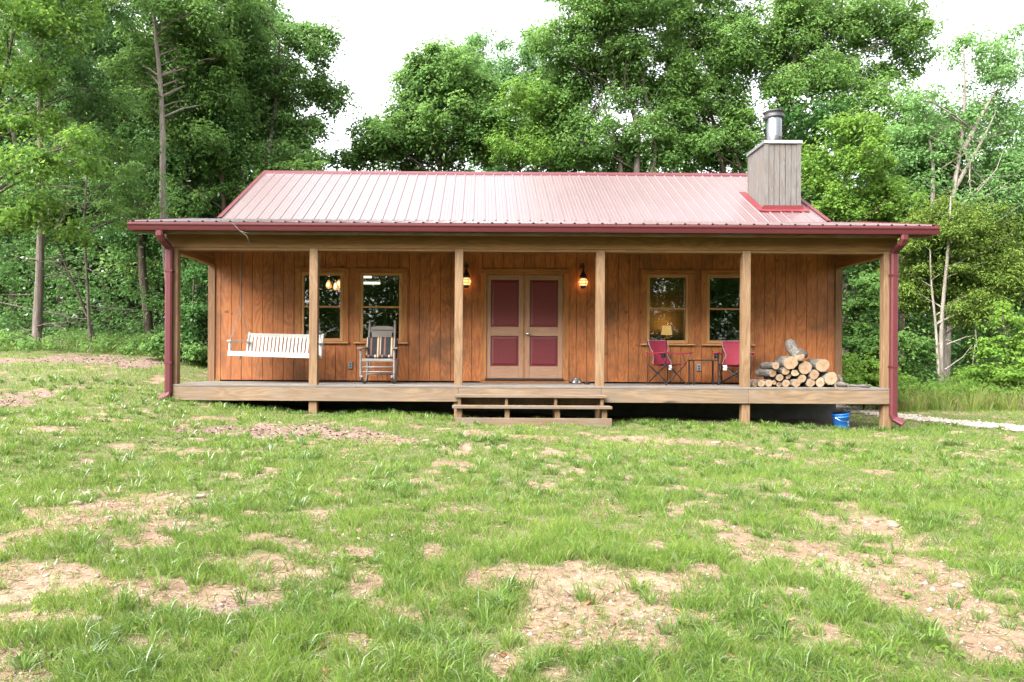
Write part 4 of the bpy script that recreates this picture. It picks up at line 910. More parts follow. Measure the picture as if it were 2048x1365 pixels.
mb = MB(); mb.box(XL - .1, XR + .1, D1 - .01, D1 + .15, BZ0, BZ1); obj('porch_beam', mb, M['beam'], CB, bevel=.004)
mb = MB()
xp = [fx(p, D1) for p in PXS]
for a, b in zip(xp, xp[1:]): mb.box(a + PW/2 + .002, b - PW/2 - .002, D1 - .002, D1 + .142, BZ0 - .045, BZ0 - .002)
obj('beam_plate', mb, M['plate'], CB, bevel=.003)
for x in (xp[0], xp[-1]):
    mb = MB(); mb.box(x - .06, x + .06, D1 + .152, D2 - .027, 2.245, 2.55); obj('side_beam', mb, M['sidebeam'], CB, bevel=.004)
mb = MB(); mb.box(XL - .1, XR + .1, D1 + .152, D2 - .004, 2.602, 2.622); obj('porch_ceiling', mb, M['sidebeam'], CB)

# --- roofs
OV = .57; X0, X1 = XL - OV, XR + OV
def ribbed(name, x0, x1, ya, za, yb, zb, mat, parent, hr=.019, pitch=.2286):
    """ribbed steel sheet running up from (ya,za) to (yb,zb)"""
    prof = []; x = x0 + .03
    prof.append((x0, 0))
    while x + .06 < x1:
        prof += [(x, 0), (x + .013, hr), (x + .035, hr), (x + .048, 0)]
        for m in (.35, .65):
            xm = x + .024 + pitch * m
            if xm + .02 < x1 - .03: prof += [(xm - .013, 0), (xm - .006, .0035), (xm + .006, .0035), (xm + .013, 0)]
        x += pitch
    prof.append((x1, 0)); d = Vector((0, yb - ya, zb - za)).normalized(); nn = Vector((0, -d.z, d.y))
    if nn.z < 0: nn = -nn
    vs = []
    for yy, zz in ((ya, za), (yb, zb)):
        for px, h in prof: p = Vector((px, yy, zz)) + nn * h; vs.append(p)
    n = len(prof); mb = MB(); mb.add(vs, [(i, i + 1, i + 1 + n, i + n) for i in range(n - 1)])
    return obj(name, mb, mat, parent, fixn=False)
EZ, KZ, RZ = 2.705, fz(1000, 441, DE) , fz(1000, 347, DR)
pr = ribbed('porch_roof', X0, X1, DG + .06, EZ, DE + .12, KZ - .012 + .12 * .2, M['roof'], CB)
sl = (KZ - EZ) / (DE - DG - .06)
mb = MB(); mb.poly_prism([(DG + .13, EZ - .012 + .07 * sl), (DE - .02, KZ - .03), (DE - .02, KZ - .09), (DG + .13, EZ - .075 + .07 * sl)], X0 + .02, X1 - .02, 'X'); obj('roof_deck', mb, M['soffit'], pr)
# side trims of the porch roof
for x in (X0 - .012, X1 - .01):
    mb = MB(); mb.poly_prism([(DG + .06, EZ + .028), (DE - .02, KZ + .02), (DE - .02, KZ - .1), (DG + .06, EZ - .09)], x, x + .022, 'X'); obj('end_trim', mb, M['gutter'], pr, bevel=.002)
mr = ribbed('main_roof', XL, XR, DE - .05, KZ + .004 - .05 * (RZ - KZ) / (DR - DE), DR, RZ, M['roof'], CB)
s2 = (RZ - KZ) / (DR - DE)
ribbed('rear_slope', XL, XR, 2 * DR - D2 + .5, RZ - s2 * (DR - D2 + .5), DR, RZ, M['roof'], mr)
mb = MB(); yb = 2 * DR - D2 + .5
mb.poly_prism([(DE, KZ - .02), (DR, RZ - .02), (yb, RZ - s2 * (yb - DR) - .02), (yb, RZ - s2 * (yb - DR) - .12), (DR, RZ - .12), (DE, KZ - .12)], XL + .01, XR - .01, 'X'); obj('roof_deck', mb, M['soffit'], mr)
mb = MB()
for sgn in (-1, 1):
    mb.add([(XL - .03, DR, RZ + .035), (XR + .03, DR, RZ + .035), (XR + .03, DR + sgn * .16, RZ + .022 - .16 * s2 + .012), (XL - .03, DR + sgn * .16, RZ + .022 - .16 * s2 + .012)], [(0,1,2,3)])
    mb.add([(XL - .03, DR + sgn * .16, RZ + .034 - .16 * s2), (XR + .03, DR + sgn * .16, RZ + .034 - .16 * s2), (XR + .03, DR + sgn * .163, RZ + .0 - .16 * s2), (XL - .03, DR + sgn * .163, RZ - .16 * s2)], [(0,1,2,3)])
obj('ridge_cap', mb, M['ridge'], mr, fixn=False)
for x in (XL - .035, XR + .013):
    mb = MB()
    mb.poly_prism([(DE - .05, KZ + .03), (DR, RZ + .032), (yb, RZ - s2 * (yb - DR) + .03), (yb, RZ - s2 * (yb - DR) - .11), (DR, RZ - .10), (DE - .05, KZ - .11)], x, x + .022, 'X')
    mb.bar((x + .011 + (.035 if x < 0 else -.035), DE - .05, KZ + .022), (x + .011 + (.035 if x < 0 else -.035), DR, RZ + .028), .075, .008)
    obj('rake_trim', mb, M['ridge'], mr)
# fascia, gutter, downspouts
mb = MB(); mb.box(X0 + .02, X1 - .02, DG + .135, DG + .17, EZ - .19, EZ - .02); obj('fascia_board', mb, M['soffit'], CB, bevel=.003)
mb = MB(); mb.box(X0 + .04, X1 - .04, DG + .172, D1 - .012, 2.604, 2.62); obj('soffit', mb, M['soffit'], CB)
pf = [(DG + .13, EZ - .02), (DG + .13, EZ - .145), (DG + .03, EZ - .145), (DG + .022, EZ - .12), (DG + .012, EZ - .08), (DG - .004, EZ - .055), (DG - .004, EZ - .03), (DG + .012, EZ - .018), (DG + .012, EZ - .024), (DG + .003, EZ - .034), (DG + .003, EZ - .052), (DG + .018, EZ - .078), (DG + .029, EZ - .118), (DG + .036, EZ - .138), (DG + .124, EZ - .138), (DG + .124, EZ - .02)]
mb = MB(); n = len(pf); vs = [(X0 - .03, a, b) for a, b in pf] + [(X1 + .03, a, b) for a, b in pf]
mb.add(vs, [(i, (i+1) % n, (i+1) % n + n, i + n) for i in range(n)])
for x in (X0 - .03, X1 + .03): mb.add([(x, a, b) for a, b in pf[:8]], [tuple(range(8))])
obj('gutter', mb, M['gutter'], CB, fixn=False)
def downspout(pxs, kick):
    top, side, bot = pxs; s = -kick
    yg = DG + .07; yp = D1 - .05
    x_top, x_s = fx(top[0], yg), fx(side[0], yp); zb = fz(bot[0], bot[1], yp)
    pts = [(x_top, yg, EZ - .15), (x_top, yg, EZ - .22), (x_top + .25 * (x_s - x_top), yg + .04, EZ - .29), (x_top + .75 * (x_s - x_top), yp - .06, EZ - .36), (x_s, yp, EZ - .43), (x_s, yp, zb + .16), (x_s + kick * .02, yp - .01, zb + .1), (x_s + kick * .12, yp - .09, zb + .02)]
    P_ = [Vector(tuple(p)) for p in pts]; w, h = .062, .046; vs = []; n = len(P_)
    for i, p in enumerate(P_):
        d = (P_[min(i+1, n-1)] - P_[max(i-1, 0)]).normalized(); r = Vector((1,0,0)); 
        f_ = r.cross(d).normalized(); r = d.cross(f_).normalized()
        for sx, sy in ((-1,-.55),(-.55,-1),(.55,-1),(1,-.55),(1,.55),(.55,1),(-.55,1),(-1,.55)): vs.append(p + r * (sx * w) + f_ * (sy * h))
    mb = MB(); mb.add(vs, [(i*8+j, i*8+(j+1)%8, (i+1)*8+(j+1)%8, (i+1)*8+j) for i in range(n-1) for j in range(8)]); mb.add(vs[:8], [tuple(range(8))])
    d = obj('downspout', mb, M['gutter'], CB, bevel=.004)
    for z in (1.9, .35):
        mb = MB(); mb.box(x_s - w - .006, x_s + w + .006, yp - h - .006, yp + h + .006, z, z + .03); obj('strap', mb, M['gutter'], d)
downspout(((318, 466), (337.5, 480), (335, 803)), -1)
downspout(((1807, 473), (1787, 480), (1790, 850)), 1)

# --- chimney
DC = 15.78; cx0, cx1 = fx(1527, DC), fx(1600, DC); DB = DC * 567 / 533
zt = fz(1560, 284, DC); zr = lambda y: KZ + s2 * (y - DE)
mb = MB(); nb_ = 6
def board(xa, xb, ya, yb, z0, z1): mb.box(xa, xb, ya, yb, z0, z1)
w = (cx1 - cx0)
for k_ in range(5): mb.box(cx0 + .085 + k_ * (w - .17) / 5 + .006, cx0 + .085 + (k_ + 1) * (w - .17) / 5 - .006, DC + .012, DC + .04, zr(DC) - .1, zt)
for xa, xb in ((cx0, cx0 + .083), (cx1 - .083, cx1)): mb.box(xa, xb, DC, DC + .04, zr(DC) - .1, zt)
for xx, sg in ((cx0, 1), (cx1, -1)):
    xa, xb = min(xx + .012 * sg, xx + .035 * sg), max(xx + .012 * sg, xx + .035 * sg)
    L_ = DB - DC - .082
    for k_ in range(5): mb.box(xa, xb, DC + .042 + k_ * L_ / 5 + .003, DC + .042 + (k_ + 1) * L_ / 5 - .003, zr(DC) - .1, zt)
    mb.box(min(xx, xx + .035 * sg), max(xx, xx + .035 * sg), DB - .038, DB, zr(DC) - .1, zt)
mb.box(cx0 + .04, cx1 - .04, DB - .03, DB - .005, zr(DC) - .1, zt)
mb.box(cx0 + .045, cx1 - .045, DC + .045, DB - .04, zr(DC) - .1, zt - .01)
ch = obj('chimney', mb, M['chimney'], CB)
mb = MB(); mb.box(cx0 - .02, cx1 + .02, DC - .02, DB + .02, zt + .002, zt + .03); mb.box(cx0 - .023, cx1 + .023, DC - .023, DB + .023, zt - .035, zt + .0); obj('chimney_cap', mb, M['zinc'], ch)
mb = MB(); fxc, fyc = fx(1545, DC + .5), (DC + DB) / 2 ; r = 15.2 * (DC + .5) / F; zf = fz(1545, 238, DC + .5)
mb.lathe([(r, zt + .028), (r, zt + .22), (r + .006, zt + .225), (r + .006, zt + .24), (r, zt + .245), (r, zf)], (fxc, fyc, 0), 28); obj('flue', mb, M['flue'], ch)
mb = MB(); r2 = 20 * (DC + .5) / F
mb.lathe([(r + .005, zf - .015), (r2 * 1.0, zf + .005), (r2 * 1.0, zf + .03), (r2 * .92, zf + .035), (r2 * .92, zf + .115), (r2 * 1.02, zf + .12), (r2 * 1.02, zf + .14), (r2 * .75, zf + .165), (0, zf + .19)], (fxc, fyc, 0), 28); obj('flue_hood', mb, M['fluedark'], ch)
mb = MB()
mb.add([(cx0 - .10, DC - .13, zr(DC - .13) + .028), (cx1 + .14, DC - .13, zr(DC - .13) + .028), (cx1 + .10, DC - .004, zr(DC) + .03), (cx0 - .06, DC - .004, zr(DC) + .03)], [(0,1,2,3)])
mb.add([(cx0 - .06, DC - .006, zr(DC) + .03), (cx1 + .06, DC - .006, zr(DC) + .03), (cx1 + .02, DC - .006, zr(DC) + .11), (cx0 - .02, DC - .006, zr(DC) + .11)], [(0,1,2,3)])
for xx, s in ((cx0, -1), (cx1, 1)):
    mb.add([(xx + .004 * s, DC - .1, zr(DC - .1) + .03), (xx + .16 * s, DC - .1, zr(DC - .1) + .03), (xx + .16 * s, DB + .1, zr(DB + .1) + .03), (xx + .004 * s, DB + .1, zr(DB + .1) + .03)], [(0,1,2,3)])
obj('flashing', mb, M['flash'], ch, fixn=False)

# ================================================================== STEPS
ST = thing('porch_steps', (fx(1062, 12.4), 12.35, float(g(.8, 12.3))), 'low wooden two-tread steps in front of the porch at the double doors', 'steps')
def step_tread(x0, x1, y0, y1, z1, t=.045): mb = MB(); mb.box(x0, x1, y0, y1, z1 - t, z1); obj('tread', mb, M['step'], ST, bevel=.005)
sx0, sx1 = fx(908.6, 12.5), fx(1214.8, 12.5)
step_tread(sx0, sx1, 12.45, 12.74, -.140); step_tread(sx0 - .02, sx1 + .03, 12.18, 12.46, -.305)
gzs = float(g(.8, 12.2))
mb = MB(); mb.box(sx0 + .03, sx1 + .02, 12.15, 12.24, gzs - .06, -.50); obj('sill_board', mb, M['step'], ST, bevel=.004)
mb = MB(); mb.box(sx0 + .06, sx1 - .06, 12.66, 12.70, -.30, -.19); obj('riser', mb, M['stepblock'], ST)
for px, w1 in ((919.5, .05), (1013.5, .045), (1112, .05), (1204.5, .05)):
    x = fx(px, 12.5); mb = MB(); mb.box(x - w1/2, x + w1/2, 12.49, 12.65, -.56, -.187); mb.box(x - w1/2 - .012, x + w1/2 + .02, 12.25, 12.48, -.56, -.352); obj('step_block', mb, M['stepblock'], ST, bevel=.004)

# ================================================================== WALL LANTERNS
def lantern(px, label):
    y = D2 - .16; x = fx(px, y); zt_, zc, zg, zb_ = (fz(1165, q, y) for q in (528, 548, 565, 574.5))
    o = thing('wall_lantern', (x, y, zb_), label, 'lantern', 'lit onion lanterns beside the doors')
    mb = MB(); mb.lathe([(0, -.004), (.045, -.004), (.045, -.022), (.02, -.03), (0, -.03)], (x, D2, zt_ - .05), 14, axis='Y'); mb.tube([(x, D2 - .02, zt_ - .05), (x, D2 - .09, zt_ - .01), (x, y + .01, zt_), (x, y, zt_ - .02)], .011, 8); obj('bracket', mb, M['black'], o)
    mb = MB(); mb.tube([(x, y, zt_ - .01), (x, y, zc + .02)], .009, 8)
    mb.lathe([(.012, zc + .10), (.022, zc + .06), (.03, zc + .03), (.052, zc - .01), (.07, zc - .055), (.076, zc - .075), (.06, zc - .078)], (x, y, 0), 18); obj('cap', mb, M['black'], o)
    R_ = .088; mb = MB(); mb.lathe([(.05, zg + .07), (.075, zg + .045), (R_, zg + .01), (R_ * .97, zg - .02), (.07, zg - .055), (.05, zg - .07)], (x, y, 0), 20); obj('globe', mb, M['globe'], o)
    mb = MB()
    for h, r in ((.03, .092), (-.03, .09)):
        pts = [(x + r * math.cos(t * PI / 12), y + r * math.sin(t * PI / 12), zg + h) for t in range(25)]; mb.tube(pts, .004, 5, cap=False)
    for t in range(4):
        a = t * PI / 2 + .5; mb.tube([(x + .06 * math.cos(a), y + .06 * math.sin(a), zg + .075), (x + .094 * math.cos(a), y + .094 * math.sin(a), zg), (x + .058 * math.cos(a), y + .058 * math.sin(a), zg - .075)], .004, 5)
    obj('wire_guard', mb, M['black'], o)
    mb = MB(); mb.lathe([(0, zg - .125), (.045, zg - .12), (.05, zg - .1), (.056, zg - .07), (.04, zg - .068), (0, zg - .068)], (x, y, 0), 18); obj('base', mb, M['black'], o)
    l = bpy.data.lights.new('lantern_glow', 'POINT'); l.energy = .6; l.color = (1., .42, .12); l.shadow_soft_size = .05
    lo = bpy.data.objects.new('lantern_glow', l); COL.objects.link(lo); lo.parent = o; lo.location = (0, .105, zg - zb_)
lantern(931.7, 'black onion wall lantern with glowing globe, partly hidden by a post left of the doors')
lantern(1165.5, 'black onion wall lantern with glowing globe, fully in view right of the doors')

# ================================================================== PORCH SWING
SW = thing('porch_swing', (fx(552, 13.85), 13.85, .47), 'white slatted porch swing hanging on chains at the left end of the porch', 'swing', rz=R(9), world=False)
SW.rotation_euler = (0, R(1.3), R(-9))
hw = .80
mb = MB(); mb.box(-hw, hw, -.30, -.255, 0, .088); obj('front_rail', mb, M['white_paint'], SW, bevel=.005)
mb = MB()
for k_ in range(8): mb.box(-hw + .05, hw - .05, -.25 + k_ * .062, -.25 + k_ * .062 + .05, .045, .065)
obj('seat', mb, M['white_paint'], SW, bevel=.003)
mb = MB()
for x in (-hw + .12, 0, hw - .12): mb.box(x - .02, x + .02, -.25, .26, .005, .043)
mb.box(-hw + .02, hw - .02, .25, .29, .0, .06); obj('seat_frame', mb, M['white_paint'], SW, bevel=.003)
bt = lambda z: .27 + (z - .06) * .22
for x in (-.70, .76):
    mb = MB(); zs = [.0,.05,.1,.12,.14,.2,.3,.34,.36,.40,.43,.45,.465]; rs = [.026,.026,.026,.02,.026,.028,.028,.02,.027,.027,.018,.024,.004]
    mb.tube([(x, bt(z), z) for z in zs], rs, 10); obj('back_post', mb, M['white_paint'], SW)
mb = MB(); mb.bar((-.70, bt(.405), .405), (.76, bt(.405), .405), .028, .07, up=(0, -.2, 1)); obj('top_rail', mb, M['white_paint'], SW, bevel=.004)
mb = MB()
for k_ in range(19):
    x = -.645 + k_ * (1.35 / 18); mb.bar((x, bt(.06), .06), (x, bt(.375), .375), .048, .014, up=(0, 1, .2))
obj('back_slats', mb, M['white_paint'], SW)
for x in (-hw + .03, hw - .02):
    mb = MB(); mb.tube([(x, -.275, z) for z in (.088,.11,.13,.15,.2,.24,.26)], [.026,.026,.018,.026,.026,.02,.024], 10); obj('arm_post', mb, M['white_paint'], SW)
    mb = MB(); xb = x + (.09 if x < 0 else -.04); mb.bar((x, -.33, .275), (xb, bt(.23), .265), .085, .026); obj('armrest', mb, M['white_paint'], SW, bevel=.006)
mb = MB(); mb.tube([(hw - .02, -.275, z) for z in (-.06,-.04,-.01,.0)], [.012,.026,.022,.026], 10); obj('foot', mb, M['white_paint'], SW)
mb = MB(); mb.tube([(-hw + .14, -.1, -.05), (-hw + .14, -.1, .01)], .02, 8); obj('foot', mb, M['white_paint'], SW)
def chain(pts, parent):
    mb = MB(); pts = [Vector(p) for p in pts]; acc = 0; i = 0
    for a, b in zip(pts, pts[1:]):
        d = (b - a); L_ = d.length; d.normalize(); m = max(1, int(L_ / .034)); s = d.cross(Vector((0,1,0))).normalized(); u = d.cross(s).normalized()
        for k_ in range(m):
            c = a + (b - a) * ((k_ + .5) / m); q = s if k_ % 2 else u
            ring = [c + d * (.023 * math.cos(t * PI / 4)) + q * (.010 * math.sin(t * PI / 4)) for t in range(9)]
            mb.tube(ring, .0038, 4, cap=False)
    obj('chain', mb, M['chain'], parent, fixn=False)
for x, xm, xt in ((-hw + .03, -.72, -.77), (hw - .02, .77, .80)):
    chain([(xt, .02, 2.12), (xm, .0, .95)], SW); chain([(xm, 0, .95), (x, -.27, .29)], SW); chain([(xm, 0, .95), (xm + (.05 if x < 0 else 0), .26, .27)], SW)

# ================================================================== ROCKING CHAIR
RK = thing('rocking_chair', (fx(759, 13.75), 13.72, 0), 'weathered wooden rocking chair standing below the kitchen window left of the doors', 'rocking chair', world=False)
def turned(mb, a, b, r, n=9):
    a, b = Vector(a), Vector(b); k_ = 12; pts, rs = [], []
    for i in range(k_ + 1):
        t = i / k_; pts.append(a + (b - a) * t); rs.append(r * (1. if i % 4 else .72))
    mb.tube(pts, rs, n)
for sx in (-1, 1):
    x = sx * .30; mb = MB(); turned(mb, (x, -.24, .10), (x, -.25, .62), .024); obj('front_leg', mb, M['oldwood'], RK)
    mb = MB(); xb = sx * .235; turned(mb, (sx * .25, .16, .09), (xb, .42, 1.12), .022); mb.lathe([(.012, 0), (.024, .02), (.02, .04), (.006, .06)], (xb, .42, 1.12), 10); obj('back_post', mb, M['oldwood'], RK)
    mb = MB(); pts = [Vector((sx * .27, -.36 + i * .1, .022 + .9 * ((-.36 + i * .1) / 1.0 - .02) ** 2 * .9)) for i in range(12)]
    for a, b in zip(pts, pts[1:]): mb.bar(a, b, .032, .045)
    mb.tube([(sx * .285, -.24, .06), (sx * .30, -.24, .12)], .02, 8); mb.tube([(sx * .262, .16, .045), (sx * .25, .16, .12)], .018, 8); obj('rocker', mb, M['oldwood'], RK)
    mb = MB(); mb.bar((sx * .315, -.32, .635), (sx * .27, .31, .66), .095, .026); obj('armrest', mb, M['oldwood'], RK, bevel=.008)
mb = MB(); mb.box(-.28, .28, -.26, -.22, .40, .445); mb.box(-.28, .28, -.24, .2, .43, .452); obj('seat', mb, M['oldwood'], RK, bevel=.006)
for z, y in ((.30, -.24), (.215, -.24)):
    mb = MB(); mb.tube([(-.30, y, z), (0, y, z), (.30, y, z)], [.012, .017, .012], 8); obj('rung', mb, M['oldwood'], RK)
mb = MB(); mb.tube([(-.26, .16, .17), (.26, .16, .17)], .012, 8); obj('rung', mb, M['oldwood'], RK)
by = lambda z: .16 + (z - .09) * .2524
mb = MB(); pr_ = [(-.22, .995), (.22, .995), (.2, 1.05), (.1, 1.065), (-.1, 1.065), (-.2, 1.05)]
mb.poly_prism(pr_, by(1.02) - .012, by(1.02) + .012); obj('top_slat', mb, M['oldwood'], RK)
mb = MB(); mb.poly_prism([(-.17, .62), (.17, .62), (.19, .95), (-.19, .95)], by(.8) - .01, by(.8) + .01)
mb.box(-.22, .22, by(.93) - .01, by(.93) + .01, .955, .98); obj('back_panel', mb, M['oldwood'], RK)
def pillow(name, w, h, d, nx_=18, ny_=12, puff=True):
    """a flat upholstered pad lying in XZ, thickness along Y, slightly tufted"""
    mb = MB(); vs = []; 
    for s in (-1, 1):
        for j in range(ny_ + 1):
            for i in range(nx_ + 1):
                u, v = i / nx_ * 2 - 1, j / ny_ * 2 - 1
                e = (1 - abs(u) ** 6) ** .5 * (1 - abs(v) ** 6) ** .5; tuft = 1 - .35 * math.exp(-((abs(u) - .4) ** 2 + (v) ** 2) * 26)
                pinch = 1 - .05 * (abs(u) ** 2 * abs(v) ** 2)
                vs.append((u * w / 2 * pinch, s * d / 2 * e * tuft, v * h / 2 * pinch))
    n_ = (nx_ + 1) * (ny_ + 1); fs = []
    for s in (0, 1):
        for j in range(ny_):
            for i in range(nx_):
                a = s * n_ + j * (nx_ + 1) + i; q = (a, a + 1, a + nx_ + 2, a + nx_ + 1); fs.append(q if s == 0 else q[::-1])
    mb.add(vs, fs, 0, True); return mb
CU = thing('chair_cushion', (fx(761, 13.75), 13.72 + .21, .455), 'navy and tan striped two-pad cushion sitting in the rocking chair', 'cushion', world=False)
o = obj('back_pad', pillow('b', .60, .42, .085), M['stripe'], CU); o.location = (0, -.02, .20); o.rotation_euler = (R(-15), 0, 0)
o = obj('seat_pad', pillow('s', .52, .44, .07), M['stripe'], CU); o.location = (0, -.23, .035); o.rotation_euler = (R(90), 0, 0)

# ================================================================== CAMP CHAIRS
def camp_chair(loc, rz, label):
    o = thing('camp_chair', loc, label, 'folding chair', 'crimson folding camp chairs on the porch', rz, world=False)
    hw, fy, by_, sz = .26, -.24, .22, .40
    # canvas back: waisted, on two rear posts, leaning back
    mb = MB(); vs = []; rows_ = 9; cols = 9
    for j in range(rows_ + 1):
        t = j / rows_; z = .36 + t * .47; w = (.25 - .075 * math.exp(-((t - .42) / .23) ** 2) - .02 * (t < .05)); y = .10 + t * .13
        for i in range(cols + 1):
            u = i / cols * 2 - 1; vs.append((u * w, y + .035 * (1 - u * u), z))
    c = cols + 1; fs = [(j*c+i, j*c+i+1, (j+1)*c+i+1, (j+1)*c+i) for j in range(rows_) for i in range(cols)]
    mb.add(vs, fs, 0, True); bk = obj('backrest', mb, M['fabric_red'], o, fixn=False); sm = bk.modifiers.new('thickness', 'SOLIDIFY'); sm.thickness = .006
    mb = MB(); mb.tube([Vector(vs[j*c]) + Vector((0,-.004,0)) for j in range(rows_+1)], .006, 5); mb.tube([Vector(vs[j*c+cols]) + Vector((0,-.004,0)) for j in range(rows_+1)], .006, 5); mb.tube([vs[rows_*c+i] for i in range(c)], .006, 5); obj('piping', mb, M['piping'], bk)
    mb = MB(); vs = []
    for j in range(9):
        t = j / 8; y = fy + (by_ - .06 - fy) * t
        for i in range(9):
            u = i / 8 * 2 - 1; vs.append((u * .255, y, sz - .045 * (1 - u * u) * (1 - (2*t-1) ** 2 * .6) - .02 * t))
    mb.add(vs, [(j*9+i, j*9+i+1, (j+1)*9+i+1, (j+1)*9+i) for j in range(8) for i in range(8)], 0, True)
    st = obj('seat', mb, M['fabric_red'], o, fixn=False); sm = st.modifiers.new('thickness', 'SOLIDIFY'); sm.thickness = .006
    mb = MB(); mb.box(-.19, -.12, fy - .004, fy - .001, sz - .12, sz - .03); obj('care_tag', mb, M['tag'], st)
    # crossed steel legs
    A = {'fl': (-hw, fy), 'fr': (hw, fy), 'bl': (-hw, by_), 'br': (hw, by_)}
    for p, q in (('fl','fr'), ('bl','br'), ('fl','bl'), ('fr','br')):
        for a, b in ((p, q), (q, p)):
            mb = MB(); mb.tube([(*A[a], .02), (A[b][0] * 1., A[b][1], sz - .01)], .008, 6); obj('leg', mb, M['black'], o)
    for kx in ('bl', 'br'):
        mb = MB(); x, y = A[kx]; mb.tube([(x, y, .01), (x, y, .42), (x * .97, y + .015, .82)], .009, 6); obj('rear_post', mb, M['black'], o)
    for s in (-1, 1):
        mb = MB(); mb.tube([(s * hw, fy, sz - .01), (s * (hw + .05), fy - .06, .585)], .008, 6)
        mb.tube([(s * hw, fy, sz - .02), (s * (hw + .03), fy + .12, .58)], .007, 6); obj('arm_support', mb, M['black'], o)
        mb = MB(); a = [(s * (hw + .06), fy - .08, .60), (s * (hw + .03), 0, .575), (s * hw, by_, .60)]
        for p, q in zip(a, a[1:]): mb.bar(p, q, .085, .022)
        am = obj('armrest', mb, M['fabric_red'], o, bevel=.003)
    mb = MB(); mb.lathe([(.042, .575), (.042, .50), (.02, .497), (0, .497)], (-hw - .045, fy + .02, 0), 12); obj('cup_holder', mb, M['black'], o, fixn=False)
    for kx in A:
        mb = MB(); x, y = A[kx]; mb.lathe([(.018, 0), (.02, .02), (.012, .035), (.0, .036)], (x, y, 0), 8); obj('foot', mb, M['black'], o)
    return o
c1 = camp_chair((fx(1333, 14.02), 14.02, 0), R(32), 'crimson folding camp chair left of the black side table, below the lamp-lit window')
copy_thing(c1, (fx(1470, 14.05), 14.05, 0), R(-24), 'crimson folding camp chair right of the black side table, half hidden by a porch post')
# side table
TB = thing('side_table', (fx(1407, 14.0), 14.0, 0), 'small black metal side table between the two crimson camp chairs', 'side table', world=False)
mb = MB(); mb.box(-.24, .24, -.17, .17, .445, .47); obj('table_top', mb, M['black'], TB, bevel=.003)
for x in (-.225, .225):
    for y in (-.155, .155): mb = MB(); mb.box(x - .011, x + .011, y - .011, y + .011, 0, .444); obj('leg', mb, M['black'], TB)

# ================================================================== BOWL, DISH, BUCKET
x, y = fx(1153, 14.3), 14.3; mb = MB(); mb.lathe([(.0, .012), (.055, .012), (.075, .05), (.082, .095), (.088, .10), (.090, .096), (.085, .09), (.10, .03), (.102, 0), (0, 0)], (x, y, 0), 24)
tag(obj('metal_bowl', mb, M['steel'], org=(x, y, 0)), 'shiny steel bowl standing on the porch floor right of the doors', 'bowl')
x, y = fx(1174, 13.9), 13.9; mb = MB(); mb.lathe([(0, .008), (.036, .008), (.044, .034), (.048, .035), (.05, .03), (.05, 0), (0, 0)], (x, y, 0), 20)
tag(obj('small_dish', mb, M['dark'], org=(x, y, 0)), 'small flat dark dish on the porch floor beside the steel bowl', 'dish')
yb_ = 12.98; x = fx(1685, yb_); gz = float(g(x, yb_))
BK = thing('blue_bucket', (x, yb_, gz - .01), 'tilted blue plastic bucket on the grass under the right end of the porch', 'bucket', world=False); BK.rotation_euler = (R(3), R(-9), R(10))
mb = MB(); mb.lathe([(0, 0), (.118, 0), (.122, .01), (.132, .22), (.138, .225), (.139, .245), (.133, .247), (.140, .265), (.146, .27), (.147, .29), (.140, .295), (.134, .29), (.114, .02), (0, .015)], (0,0,0), 28); obj('body', mb, M['bluebucket'], BK)
mb = MB(); pts = [(.147 * math.cos(t), -.147 * math.sin(t) - .01, .27 - .11 * math.sin(t)) for t in [i * PI / 12 for i in range(13)]]; mb.tube(pts, .0035, 6); obj('handle', mb, M['steel'], BK)
mb = MB()
for a0, z0, z1 in ((1.30, .12, .15), (1.30, .075, .10)):
    v = []
    for t in (0, 1):
        an = -a0 + .13 * t
        for z in (z0, z1): r_ = .122 + (z - .01) * .0476 + .0012; v.append((r_ * math.cos(an), r_ * math.sin(an), z))
    mb.add(v, [(0, 2, 3, 1)])
obj('printed_mark', mb, M['whitemark'], BK, fixn=False)
mb = MB(); mb.box(-.09, .05, -.06, .06, .285, .30); obj('lid_scrap', mb, M['dark'], BK, bevel=.01)

# ================================================================== FIREWOOD
def crop(cx, cy): return 1260 + cx / 4.096, 520 + cy / 4.096
def log(cx, cy, r, label, L=.46, rx=None, dep=13.0, yaw=0, half=False, pitch_=0):
    px, py = crop(cx, cy); x, z = fx(px, dep), fz(px, py, dep); rr = r / 4.096 * dep / F; rX = (rx or r) / 4.096 * dep / F
    z = max(z, rr * .96)
    o = thing('firewood_log', (x, dep, z), label, 'log', 'split and round logs in the firewood pile', yaw, world=False); o.rotation_euler = (pitch_, 0, yaw)
    n_ = 22; sh = [1 + random.uniform(-.055, .055) + .07 * math.sin(2 * i * 2 * PI / n_ + random.random()) for i in range(n_)]
    if half: sh = [s_ * (.55 if math.sin(i * 2 * PI / n_ + half) > .35 else 1) for i, s_ in enumerate(sh)]
    mb = MB(); K = 7; vs = []
    bend = random.uniform(-.02, .02)
    for k_ in range(K + 1):
        t = k_ / K; y = t * L
        for i in range(n_):
            a = i * 2 * PI / n_; s_ = sh[i] * (1 + random.uniform(-.03, .03) * (k_ > 0)) * (1 + .05 * t)
            vs.append((rX * s_ * math.cos(a) + bend * math.sin(t * PI), y, rr * s_ * math.sin(a)))
    mb.add(vs, [(k_*n_+i, k_*n_+(i+1)%n_, (k_+1)*n_+(i+1)%n_, (k_+1)*n_+i) for k_ in range(K) for i in range(n_)], 0, True); mb.add(vs[-n_:], [tuple(range(n_))])
    obj('bark', mb, M['logbark'], o)
    mb = MB(); mb.add([(v[0] * .93, -.0015, v[2] * .93) for v in vs[:n_]] + [(v[0] * .995, .003, v[2] * .995) for v in vs[:n_]], [tuple(range(n_))] + [(i, (i+1)%n_, (i+1)%n_+n_, i+n_) for i in range(n_)]); obj('cut_end', mb, M['cutend'], o)
    return o
